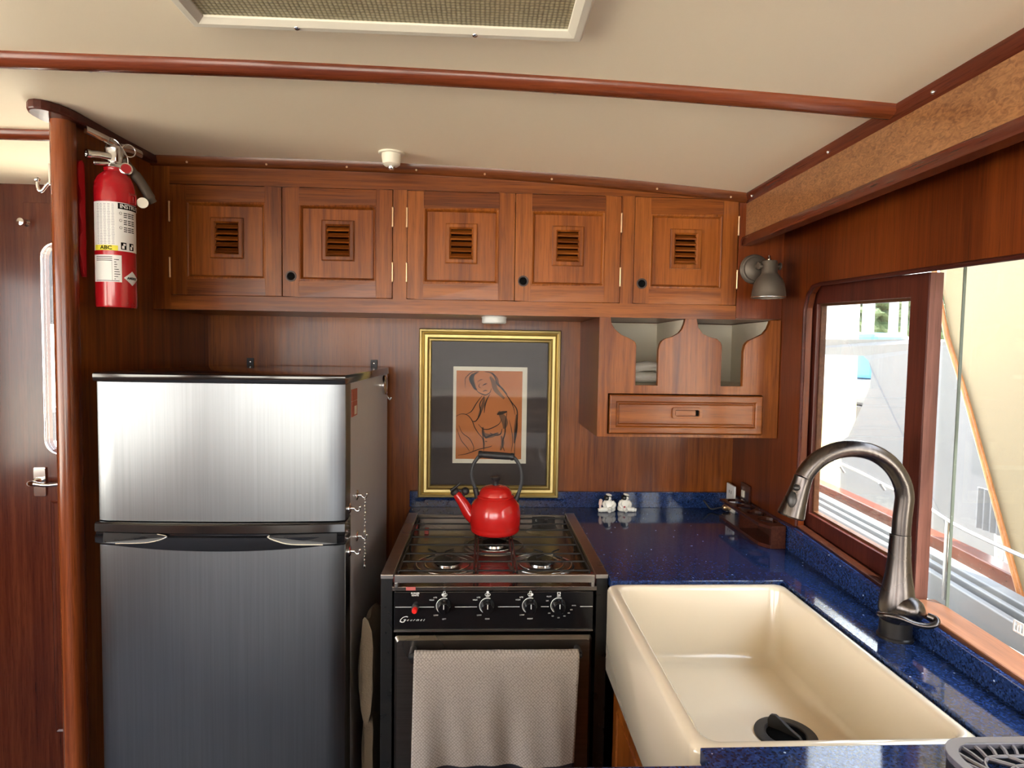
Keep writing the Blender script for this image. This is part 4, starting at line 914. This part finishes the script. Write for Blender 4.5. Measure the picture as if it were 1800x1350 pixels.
# things stuck on the fridge side
xs_ = fx1
t = thing('fridge_magnet', 'small patterned red magnet strip high on the refrigerator side', 'magnet', (xs_+.001, 1.50, 1.29))
bm = nb(); box(bm, xs_, xs_+.0025, 1.475, 1.535, 1.325, 1.353); box(bm, xs_, xs_+.0025, 1.475, 1.535, 1.288, 1.324, 0); part('strip', bm, 'magnet', t, bevel=.0008)
bm = nb(); box(bm, xs_+.0025, xs_+.003, 1.500, 1.525, 1.292, 1.312); part('picture_patch', bm, 'ivory', t)
t = thing('clip_magnet', 'round chrome clip magnet near the refrigerator top rear corner', 'magnet', (xs_+.005, 1.955, 1.31))
bm = nb(); lathe(bm, [(.030, 0), (.030, .006), (.026, .009), (.001, .010)], (xs_, 1.955, 1.337), (1, 0, 0), 28); part('disc', bm, 'chrome', t, smooth=40)
bm = nb(); tube(bm, smoothpts([(xs_+.004, 1.975, 1.312), (xs_+.008, 1.985, 1.298), (xs_+.016, 1.985, 1.290), (xs_+.02, 1.985, 1.297)]), .003, 8); part('clip', bm, 'chrome', t, smooth=50)
HK = [(1.450, 1.0790, 'chrome magnetic hook on the door edge above the black band'), (1.535, 1.0900, 'chrome magnetic hook holding the upper chain on the refrigerator side'),
      (1.450, .9780, 'chrome magnetic hook on the door edge below the black band'), (1.535, .9880, 'chrome magnetic hook holding the lower chain on the refrigerator side')]
for y, z, lab in HK:
    t = thing('magnetic_hook', lab, 'hook', (xs_, y, z-.012), 'chrome hooks on the refrigerator side')
    bm = nb(); lathe(bm, [(.013, 0), (.013, .003), (.009, .005), (.004, .006), (.0035, .014), (.001, .0145)], (xs_, y, z), (1, 0, 0), 20); part('base', bm, 'chrome', t, smooth=40)
    bm = nb(); tube(bm, smoothpts([(xs_+.012, y, z), (xs_+.018, y, z-.006), (xs_+.024, y, z-.005), (xs_+.026, y, z+.002)]), .0022, 8); ball(bm, (xs_+.026, y, z+.003), .0038, seg=8); part('prong', bm, 'chrome', t, smooth=60)
for (y, z, n, lab) in ((1.535, 1.080, 9, 'short bead chain ending in a ring on the refrigerator side'), (1.535, .978, 7, 'short bead chain with end bead below the other on the refrigerator side')):
    t = thing('bead_chain', lab, 'chain', (xs_+.02, y, z-.008*n))
    bm = nb()
    for k in range(n): ball(bm, (xs_+.021+.001*math.sin(k*2), y+.001*math.sin(k*3), z-.0082*k), .0030, seg=8)
    tube(bm, [(xs_+.021, y, z), (xs_+.021, y, z-.0082*n)], .0008, 5); part('beads', bm, 'chrome', t, smooth=60)
    bm = nb(); tube(bm, [(xs_+.021, y+.007*math.cos(a*PI/6), z-.0082*n-.006+.007*math.sin(a*PI/6)) for a in range(12)], .0016, 6, True); part('end_ring', bm, 'chrome', t, smooth=60)

# ------------------------------------------------------------------ KETTLE
kx, ky, kz = .0425, 1.768, .9310
t = thing('red_kettle', 'glossy red enamel whistling kettle with black handle on the rear burner', 'kettle', (kx, ky, kz))
bm = nb(); lathe(bm, [(.060, 0), (.066, .002), (.0700, .007), (.0710, .012), (.0700, .016), (.0710, .019), (.0725, .026), (.0730, .045), (.0715, .065), (.0680, .080), (.0610, .092), (.0530, .099), (.0505, .1015), (.046, .102)], (kx, ky, kz), seg=56); part('body', bm, 'red_enamel', t, smooth=50)
bm = nb(); lathe(bm, [(.0525, .101), (.0535, .1035), (.0520, .106), (.0475, .108), (.0470, .110), (.0455, .117), (.0400, .126), (.030, .132), (.015, .135), (.001, .136)], (kx, ky, kz), seg=48); ldd = part('lid', bm, 'red_enamel', t, smooth=40)
bm = nb(); lathe(bm, [(.0085, .134), (.0085, .145), (.010, .149), (.0135, .152), (.0145, .157), (.012, .160), (.001, .161)], (kx, ky, kz), seg=28); part('lid_knob', bm, 'black_matte', ldd, smooth=40)
bm = nb(); sp_ = smoothpts([(kx-.058, ky, kz+.042), (kx-.075, ky, kz+.055), (kx-.092, ky, kz+.082), (kx-.108, ky, kz+.105), (kx-.1135, ky, kz+.111)]); n = len(sp_)
tube(bm, sp_, [.024-.0145*(i/(n-1))**.7 for i in range(n)], 18); part('spout', bm, 'red_enamel', t, smooth=60)
bm = nb(); dv = Vector((-.62, 0, .78)).normalized(); tip = Vector((kx-.1135, ky, kz+.112))
lathe(bm, [(.0115, -.002), (.013, .002), (.013, .008), (.010, .010), (.001, .0105)], tip, dv, 20)
tube(bm, smoothpts([tip+dv*.008+Vector((-.010, 0, 0)), tip+dv*.010+Vector((.010, 0, .012)), tip+dv*.008+Vector((.018, 0, .022))]), .0035, 8)
wsl = part('whistle_cap', bm, 'black_matte', t, smooth=50)
bm = nb(); ball(bm, (kx-.086, ky, kz+.117), .0115, seg=16); tube(bm, [(kx-.086, ky, kz+.117), (kx-.100, ky, kz+.118), (kx-.112, ky, kz+.121)], .0045, 8); tube(bm, [(kx-.086, ky, kz+.115), (kx-.094, ky, kz+.100)], .0045, 8); part('whistle_pivot', bm, 'black_matte', t, smooth=60)
bm = nb(); hl_ = smoothpts([(kx-.049, ky, kz+.108), (kx-.058, ky, kz+.125), (kx-.067, ky, kz+.150), (kx-.069, ky, kz+.172), (kx-.063, ky, kz+.196), (kx-.051, ky, kz+.214), (kx-.044, ky, kz+.222)])
hr_ = smoothpts([(kx+.056, ky, kz+.092), (kx+.066, ky, kz+.112), (kx+.0735, ky, kz+.140), (kx+.0740, ky, kz+.165), (kx+.069, ky, kz+.188), (kx+.058, ky, kz+.207), (kx+.050, ky, kz+.215)])
tube(bm, hl_, .0028, 10, flat=1.9); tube(bm, [(kx-.051, ky, kz+.098), (kx-.056, ky, kz+.118), (kx-.058, ky, kz+.126)], .0075, 10); part('handle_bow', bm, 'black_matte', t, smooth=50)
bm = nb(); tube(bm, hr_, .0028, 10, flat=1.9); tube(bm, [(kx+.056, ky, kz+.088), (kx+.062, ky, kz+.100), (kx+.067, ky, kz+.116)], [.010, .007, .005], 10)
part('handle_bow', bm, 'black_matte', t, smooth=50)
bm = nb(); a_, b_ = Vector((kx-.051, ky, kz+.2235)), Vector((kx+.052, ky, kz+.2165)); ax_ = (b_-a_); ln = ax_.length
lathe(bm, [(.007, 0), (.0105, .002), (.0108, .009), (.0092, .012), (.0098, .016), (.0105, ln*.5), (.0098, ln-.016), (.0092, ln-.012), (.0108, ln-.009), (.0105, ln-.002), (.007, ln)], a_, ax_, 24); part('grip', bm, 'black_matte', t, smooth=40)

# ------------------------------------------------------------------ FIRE EXTINGUISHER
ex, ey, er = -.8450, 1.494, .0415; RS = .0480
t = thing('fire_extinguisher', 'red fire extinguisher with white labels hung on the wooden partition', 'fire extinguisher', (ex, ey, 1.535))
bm = nb(); lathe(bm, [(.036, 1.533), (.0405, 1.534), (er, 1.538), (er, 1.800), (.0400, 1.814), (.036, 1.826), (.028, 1.836), (.0215, 1.841), (.0210, 1.846), (.0225, 1.849), (.020, 1.851)], (ex, ey, 0), seg=56); part('cylinder', bm, 'red_paint', t, smooth=45)
def cyl(r): return lambda s, z: (ex+r*math.cos(s/RS+CA), ey+r*math.sin(s/RS+CA), z)
CA = math.atan2(-ey, -ex) ; CA = math.atan2(0-ey, 0-ex)+.17      # towards the cabin's centre
def wrap(bm, s0, s1, z0, z1, r, mi=0, n=24):
    f = cyl(r); f2 = cyl(r-.0004)
    loft(bm, [[f(s0+(s1-s0)*i/n, z0), f(s0+(s1-s0)*i/n, z1), f2(s0+(s1-s0)*i/n, z1), f2(s0+(s1-s0)*i/n, z0)] for i in range(n+1)], mi=mi)
# +s runs to the right as seen from the cabin
bm = nb(); wrap(bm, -.068, .055, 1.6600, 1.7680, er+.0006); lb = part('instruction_label', bm, 'label', t)
bm = nb()
for c in range(5):
    for r_ in range(26):
        w_ = .0072*(.6+.4*random.random()); s_ = -.050+c*.0092
        wrap(bm, s_-w_/2, s_+w_/2, 1.6740+r_*.0035, 1.6757+r_*.0035, er+.0009, n=2)
part('fine_print', bm, 'label_grey', lb)
bm = nb(); wrap(bm, -.002, .054, 1.7535, 1.7665, er+.0009, n=12)
f = cyl(er+.0010)
for i, z in enumerate((1.744, 1.728, 1.712)):
    for j in range(3):
        for w_ in range(3): wrap(bm, .011+w_*.0105, .020+w_*.0105-.002*random.random(), z-j*.0042, z-j*.0042+.0018, er+.0009, n=2)
    tube(bm, [f(.004+.0028*math.cos(a*PI/5), z+.0028*math.sin(a*PI/5)) for a in range(10)], .0004, 4, True)
for s_ in (.010, .031): 
    wrap(bm, s_-.0065, s_+.0065, 1.6635, 1.6795, er+.0009, n=3)
part('label_print', bm, 'ink', lb)
bm = nb(); f = cyl(er+.0014)
text_bm(bm, 'INSTRUCTIONS', .0125, lambda x, y: f(.002+x*1.08, 1.7600+y), align='LEFT', bold=.0003)
for s_ in (.010, .031):
    wrap(bm, s_-.004, s_+.0015, 1.6655, 1.6720, er+.0012, n=2); wrap(bm, s_-.001, s_+.0045, 1.6725, 1.6770, er+.0012, n=2)
part('reversed_print', bm, 'white_ink', lb)
bm = nb(); wrap(bm, -.0625, -.003, 1.6600, 1.6715, er+.0009); yb = part('class_band', bm, 'yellow', t, label='yellow class band')
bm = nb(); f = cyl(er+.0013); text_bm(bm, 'ABC', .0115, lambda x, y: f(-.030+x*1.25, 1.6655+y), bold=.0003); part('class_lettering', bm, 'ink', yb)
bm = nb(); wrap(bm, -.068, .0045, 1.5900, 1.6500, er+.0006); ib_ = part('inspection_label', bm, 'label', t)
bm = nb()
for r_ in range(9): wrap(bm, -.012, -.009+.010*random.random(), 1.5960+r_*.0054, 1.5975+r_*.0054, er+.0009, n=2)
for r_ in range(3): wrap(bm, -.058, -.016, 1.6370+r_*.004, 1.6383+r_*.004, er+.0009, n=6)
wrap(bm, -.017, -.0165, 1.593, 1.636, er+.0009, n=1); wrap(bm, -.060, -.001, 1.5920, 1.5932, er+.0009, n=8)
part('label_print', bm, 'ink', ib_)
bm = nb(); f = cyl(er+.0008); f2 = cyl(er+.0002); c0 = [(.0095+.0225*k/6, 1.6005+.016*k/6, 1.6005-.016*k/6) for k in range(7)]+[(.032+.0225*k/6, 1.6165-.016*k/6, 1.5845+.016*k/6) for k in range(1, 7)]
loft(bm, [[f(s, a+1e-5), f(s, b-1e-5), f2(s, b-1e-5), f2(s, a+1e-5)] for s, a, b in c0]); dl = part('diamond_label', bm, 'label', t)
bm = nb(); f = cyl(er+.0012); text_bm(bm, 'AMEREX', .0072, lambda x, y: f(.0325+x*1.15, 1.6002+y), bold=.0003); part('diamond_lettering', bm, 'ink', dl)
# valve head
bm = nb(); lathe(bm, [(.0205, 1.849), (.0205, 1.857), (.0165, 1.859), (.0165, 1.893), (.0145, 1.900), (.001, 1.900)], (ex+.002, ey, 0), seg=28)
box(bm, ex-.011, ex+.015, ey-.0185, ey+.016, 1.862, 1.894)
tube(bm, [(ex, ey-.012, 1.872), (ex-.018, ey-.030, 1.872), (ex-.030, ey-.044, 1.869)], [.0095, .0085, .0085], 16)
tube(bm, [(ex-.002, ey-.018, 1.856), (ex-.014, ey-.030, 1.853), (ex-.024, ey-.038, 1.852)], .0045, 10)
part('valve', bm, 'chrome', t, smooth=40, bevel=.002)
bm = nb(); lathe(bm, [(.0100, 0), (.0100, .006), (.0062, .006), (.0062, .001), (.001, .001)], (ex-.029, ey-.043, 1.8692), Vector((-.55, -.83, -.04)), 20); part('nozzle', bm, 'chrome', t, smooth=40)
bm = nb(); tube(bm, smoothpts([(ex-.018, ey-.072, 1.9125), (ex-.006, ey-.03, 1.909), (ex-.002, ey+.01, 1.908)]), .0045, 10, flat=2.0); tube(bm, smoothpts([(ex-.002, ey+.03, 1.907), (ex, ey+.07, 1.915), (ex, ey+.115, 1.917)]), .0045, 10, flat=2.0)
part('carry_lever', bm, 'chrome', t, smooth=50)
bm = nb(); tube(bm, smoothpts([(ex+.014, ey+.010, 1.874), (ex+.028, ey+.022, 1.852), (ex+.040, ey+.040, 1.826), (ex+.050, ey+.055, 1.800), (ex+.054, ey+.062, 1.789)]), [.006]*8+[.0075]*12+[.006]*5, 12, flat=1.6); part('squeeze_lever', bm, 'pewter', t, smooth=50)
bm = nb(); lathe(bm, [(.0135, 0), (.0135, .006), (.012, .007), (.001, .007)], (ex+.026, ey+.000, 1.849), Vector((.50, -.86, .05)), 24); gg = part('pressure_gauge', bm, 'chrome', t, smooth=40)
bm = nb(); lathe(bm, [(.0105, .0072), (.0105, .0078), (.001, .0078)], (ex+.026, ey+.000, 1.849), Vector((.50, -.86, .05)), 24); part('gauge_face', bm, 'red_plastic', gg)
bm = nb(); cc = Vector((ex+.020, ey+.024, 1.898)); u1 = Vector((.7, .7, 0)); tube(bm, [cc+u1*.014*math.cos(a*PI/10)+Vector((0, 0, .014))*math.sin(a*PI/10) for a in range(20)], .0016, 8, True)
tube(bm, smoothpts([(ex-.020, ey+.0, 1.886), (ex-.006, ey-.012, 1.914), (ex+.012, ey-.006, 1.908), (ex+.028, ey+.000, 1.880), (ex+.030, ey+.002, 1.862)]), .0012, 6)
part('safety_pin', bm, 'chrome', t, smooth=60)
bm = nb()
hz = [(XP+.001, 1.50), (XP+.001, 1.862)]
plate(bm, [(1.4500, 1.62), (1.4560, 1.60), (1.4620, 1.60), (1.4620, 1.85), (1.4540, 1.856), (1.4420, 1.85), (1.4380, 1.83), (1.4400, 1.80), (1.4470, 1.788), (1.4500, 1.77), (1.4430, 1.755), (1.4410, 1.735), (1.4480, 1.72), (1.4500, 1.700), (1.4420, 1.685), (1.4400, 1.65)], [], YZ, XP+.002, XP+.010)
part('wall_bracket', bm, 'red_plastic', t)
bm = nb(); f_ = lambda a, r: (ex+r*math.cos(a), ey+r*math.sin(a))
loft(bm, [[(*f_(CA+a*.12, er+.0005), 1.770), (*f_(CA+a*.12, er+.003), 1.770), (*f_(CA+a*.12, er+.003), 1.790), (*f_(CA+a*.12, er+.0005), 1.790)] for a in range(-9, 16)]); part('strap', bm, 'red_paint', t, smooth=50)
bm = nb(); f = cyl(er+.0045); frame(bm, .022, .046, 1.767, 1.793, [(0, 0), (0, .002), (.003, .003), (.005, .001)], lambda a, b, d_: cyl(er+.003+d_)(a, b)); part('buckle', bm, 'red_plastic', t)
bm = nb(); lathe(bm, [(.001, 0), (.012, 0), (.012, .003), (.001, .003)], (ex+.056, ey+.012, 1.777), Vector((.3, -.95, 0)), 24); part('seal_tag', bm, 'ivory', t, label='round cream seal tag')

# ------------------------------------------------------------------ GALLEY WINDOW
wd = bpy.data.objects.new('window_1', None); COL.objects.link(wd); wd.location = (.88, .95, .95); wd['kind'] = 'structure'; ORG['window_1'] = Vector((.88, .95, .95))
def zb(y): return .955+(y-.9)*.0     # bottom line of the sash
bm = nb()                                   # jamb box inside the wall thickness
plate(bm, [(.12, .905), (1.80, .905), (1.80, .934), (.12, .934)], [], WR, .022, .112)
plate(bm, [(.12, 1.60), (1.80, 1.655), (1.80, 1.675), (.12, 1.62)], [], WR, .022, .112)
plate(bm, [(1.74, .958), (1.80, .958), (1.80, 1.655), (1.74, 1.65)], [], WR, .022, .112)
plate(bm, [(.12, .958), (.18, .958), (.18, 1.60), (.12, 1.60)], [], WR, .022, .112)
part('frame', bm, 'mahog_y', wd)
bm = nb(); plate(bm, [(.12, .925), (1.17, .930), (1.17, .974), (.90, .963), (.12, .945)], [], WR, -.004, .0595); part('sill', bm, 'sill', wd, bevel=.003, label='sun-bleached wooden sill')
bm = nb(); plate(bm, [(1.171, .950), (1.6325, .950), (1.6325, .990), (1.171, .968)], [], WR, -.0005, .0285); part('lower_track', bm, 'dark_int', wd, bevel=.001)
# wooden sliding sash
o_ = [(1.192, .960), (1.735, .960), (1.735, 1.640), (1.192, 1.616)]
i_ = [(1.247, 1.018), (1.625, 1.026), (1.625, 1.586), (1.247, 1.571)]
bm = nb(); plate(bm, o_, [i_], WR, .030, .058); sa = part('sash', bm, ['mahog_v'], wd, bevel=.002)
bm = nb(); plate(bm, [(1.1895, .962), (1.1915, .962), (1.1915, 1.615), (1.1895, 1.615)], [], WR, .031, .0575); part('sash_end', bm, 'sash_end', sa, label='worn pinkish end grain of the sash stile')
bm = nb(); e_ = [(1.2445, 1.0155), (1.6275, 1.0235), (1.6275, 1.5885), (1.2445, 1.5735)]
plate(bm, e_, [[(1.253, 1.024), (1.619, 1.032), (1.619, 1.580), (1.253, 1.565)]], WR, .040, .054); part('glazing_bead', bm, 'sill', sa)
bm = nb(); plate(bm, [(1.246, 1.017), (1.626, 1.025), (1.626, 1.587), (1.246, 1.572)], [], WR, .0475, .0505); part('glass', bm, 'glass', sa)
bm = nb(); plate(bm, rrect(1.648, 1.672, 1.262, 1.352, .011, 4), [rrect(1.655, 1.665, 1.270, 1.344, .005, 4)], WR, .0285, .0300)
part('finger_pull', bm, 'mahog_v', sa)
bm = nb(); plate(bm, rrect(1.655, 1.665, 1.270, 1.344, .005, 4), [], WR, .0292, .0299); part('pull_slot', bm, 'ink', sa)
# frameless sliding panes
bm = nb(); plate(bm, [(1.142, .935), (1.735, .935), (1.735, 1.652), (1.142, 1.634)], [], WR, .0605, .0655); g1 = part('inner_pane', bm, 'glass_dirty', wd)
bm = nb(); plate(bm, [(1.1405, .935), (1.1420, .935), (1.1420, 1.634), (1.1405, 1.634)], [], WR, .0600, .0660); part('pane_edge', bm, 'glass_edge', g1, label='green edge of the frameless pane')
bm = nb(); plate(bm, [(.18, .935), (1.20, .935), (1.20, 1.636), (.18, 1.602)], [], WR, .0700, .0750); part('outer_pane', bm, 'glass_dirty', wd)
bm = nb(); plate(bm, rrect(.972, .994, .990, 1.010, .002, 2), [rrect(.9745, .9795, .9925, 1.0075, .001, 2), rrect(.9815, .9845, .9925, 1.0040, .001, 2), rrect(.9865, .9915, .9925, 1.0075, .001, 2)], WR, .0685, .0695)
part('sticker', bm, 'white_ink', wd)

# ------------------------------------------------------------------ OUTSIDE
t = thing('foredeck_cover', 'dark grey cover with pale lower edge seen through the passage door window', 'cover', (-1.9, 3.1, .98))
bm = nb(); plate(bm, [(-2.6, 1.58), (-1.2, 1.48), (-1.2, 2.3), (-2.6, 2.3)], [], XZ, 3.1, 3.12); part('sheet', bm, 'deck', t)  # added dark sheet, hides bright sky behind the door window
bm = nb(); box(bm, -2.6, -1.2, 3.1, 3.3, .98, 1.12); box(bm, -2.55, -2.50, 3.15, 3.2, .0, 2.3); box(bm, -1.25, -1.20, 3.15, 3.2, .0, 2.3); part('frame', bm, 'dark_hull', t)
bm = nb(); box(bm, -40, 60, -40, 60, -1.3, -1.25); top('harbour_water', bm, 'harbour', 'still grey harbour water beyond the boats', 'water', kind='stuff')
t = thing('side_deck', 'grey side deck with white gunwale rails and red-brown strip outside the window', 'deck', (1.5, 1.5, .60))
bm = nb(); box(bm, .99, 1.62, -1.5, 4.2, .58, .62); part('planking', bm, 'deck', t)
RT = Matrix.Rotation(0, 3, 'Z')
def rail(nm, x0, x1, z0, z1, mat):
    bm = nb(); vs = []
    loft(bm, [[(x0+s, y, z0), (x1+s, y, z0), (x1+s, y, z1), (x0+s, y, z1)] for y, s in ((-1.5, -.38), (1.6, 0), (2.25, .09), (3.2, .17), (4.2, .22))]); part(nm, bm, mat, t, bevel=.004)
rail('gunwale', 1.475, 1.500, .62, .72, 'rail_white'); rail('gunwale', 1.535, 1.555, .62, .722, 'rail_white'); rail('gunwale', 1.590, 1.640, .62, .722, 'rail_white'); rail('rub_rail', 1.72, 1.79, .62, .73, 'trim')
t = thing('stanchion_rail', 'thin chrome guard rail running along the side deck outside', 'rail', (1.5, 2.2, .72))
bm = nb(); tube(bm, smoothpts([(1.62, 3.6, .99), (1.56, 2.67, .986), (1.50, 2.18, .968), (1.46, 1.96, .962), (1.42, 1.73, .945), (1.36, 1.2, .94)]), .006, 10)
for y, x in ((2.62, 1.555), (2.28, 1.510)): tube(bm, [(x, y, .972), (x+.02, y, .945)], .006, 8)
tube(bm, [(1.440, 1.84, .955), (1.440, 1.84, .70)], .006, 8)
part('tube', bm, 'chrome', t, smooth=60)
t = thing('grey_canvas_screen', 'pale grey canvas screen with curved cut-out seen through the wooden sash', 'canvas', (2.2, 3.3, .3))
bm = nb(); P = [(5.2, 1.570), (4.0, 1.555), (3.13, 1.540), (2.6, 1.53), (2.5, .30), (3.72, .30), (3.72, .93), (3.6612, .9652), (3.5234, 1.1541), (3.4377, 1.2769), (3.4269, 1.3632), (3.4722, 1.4265), (3.5336, 1.4512), (5.2, 1.470)]
plate(bm, P, [], lambda a, b, t_: (2.2+t_+.015*math.sin(a*9), a, b), 0, .012); part('sheet', bm, 'grey_canvas', t)
for y in (2.52, 4.9):
    bm = nb(); lathe(bm, [(.03, -1.25), (.03, 1.56)], (2.26, y, 0), seg=12); part('support_post', bm, 'white_gel', t, smooth=60)
t = thing('mooring_piling', 'white mooring post with yellow base seen through the wooden sash', 'piling', (3.0, 5.2, -1.25))
bm = nb(); lathe(bm, [(.16, 1.12), (.16, 2.6)], (3.0, 5.18, 0), seg=24); part('upper_post', bm, 'white_gel', t, smooth=60)
bm = nb(); lathe(bm, [(.165, -1.25), (.165, 1.12)], (3.0, 5.18, 0), seg=24); part('painted_base', bm, 'yellow_post', t, smooth=60)
for i, (y, x, r) in enumerate(((6.19, 3.9, .055), (5.80, 3.9, .040), (5.50, 3.8, .025))):
    bm = nb(); lathe(bm, [(r, 1.241), (r, 2.9)], (x, y, 0), seg=14)
    top('boat_mast', bm, 'white_gel', ['thick white mast beyond the grey canvas', 'middle white mast beyond the grey canvas', 'thinnest white mast beyond the grey canvas'][i], 'mast', 'masts outside', smooth=60)
for i, (x, y, z, s) in enumerate(((7.5, 11.6, 1.9, .5), (7.5, 10.1, 1.75, .5))):
    t = thing('far_tree', ['green tree behind the masts, left one', 'green tree behind the masts, right one'][i], 'tree', (x, y, -1.25), 'trees beyond the harbour')
    bm = nb(); bmesh.ops.create_icosphere(bm, subdivisions=4, radius=s)
    for v_ in bm.verts:
        k = 1+.18*math.sin(v_.co.x*23+i)*math.sin(v_.co.y*19)+.15*math.sin(v_.co.z*29+v_.co.x*11); v_.co = Vector((v_.co.x*k+x, v_.co.y*k*1.1+y, v_.co.z*k*.9+z+.4))
    part('crown', bm, 'leaf', t)
    bm = nb(); lathe(bm, [(.10, -1.25), (.06, z)], (x, y, 0), seg=10); part('trunk', bm, 'dark_int', t)
t = thing('moored_boat', 'moored dark-hulled boat with blue tarp behind the grey canvas cut-out', 'boat', (3.8, 6, -1.2))
bm = nb(); loft(bm, [[(3.55-.15*math.sin(PI*k/12), 4.4+k*.30, -1.2), (3.45-.15*math.sin(PI*k/12), 4.4+k*.30, 1.0), (4.3, 4.4+k*.30, 1.0), (4.3, 4.4+k*.30, -1.2)] for k in range(13)]); part('hull', bm, 'dark_hull', t)
bm = nb(); box(bm, 3.42, 4.2, 4.6, 7.8, 1.0, 1.24); part('deckhouse', bm, 'rail_white', t, bevel=.03)
bm = nb(); box(bm, 3.46, 3.75, 5.40, 5.80, 1.24, 1.66); part('tarp', bm, 'blue_tarp', t, bevel=.04)
bm = nb(); tube(bm, [(3.40, 4.6, .90), (3.36, 6.2, .90), (3.40, 7.8, .90)], .012, 8); part('rub_strake', bm, 'rail_white', t)
t = thing('cream_awning', 'large cream canvas awning edged by a slanting varnished pole outside', 'awning', (1.7, 1.6, .5))
bm = nb(); P = [(2.30, 1.80), (2.222, 1.52), (2.126, 1.327), (1.8365, .670), (1.70, .36), (-.4, .36), (-.4, 2.1), (2.30, 2.1)]
plate(bm, P, [], lambda a, b, t_: (1.7+t_, a, b), .012, .018); part('canvas_sheet', bm, 'cream_canvas', t)
bm = nb(); tube(bm, [(1.7, 2.33, 1.85), (1.7, 2.222, 1.524), (1.7, 2.126, 1.330), (1.7, 1.8365, .672), (1.7, 1.70, .36)], .0095, 12); part('pole', bm, 'orange_wood', t, smooth=60)
t = thing('windbreak_cloth', 'pale blue-grey cloth windbreak behind the slanting pole outside', 'panel', (1.9, 2.2, .6))
bm = nb(); plate(bm, [(1.6, .95), (2.32, 1.0), (2.32, 1.40), (2.22, 1.42), (1.6, 1.42)], [], lambda a, b, t_: (1.9+t_, a, b), 0, .01)
part('cloth', bm, 'grey_canvas', t)
bm = nb(); loft(bm, [[(1.9+.008*(k % 2), 1.8+.016*k, .80), (1.9+.008*(k % 2), 1.8+.016*k, .955), (1.915, 1.8+.016*k, .955), (1.915, 1.8+.016*k, .80)] for k in range(32)]); part('pleated_skirt', bm, 'grey_canvas', t)
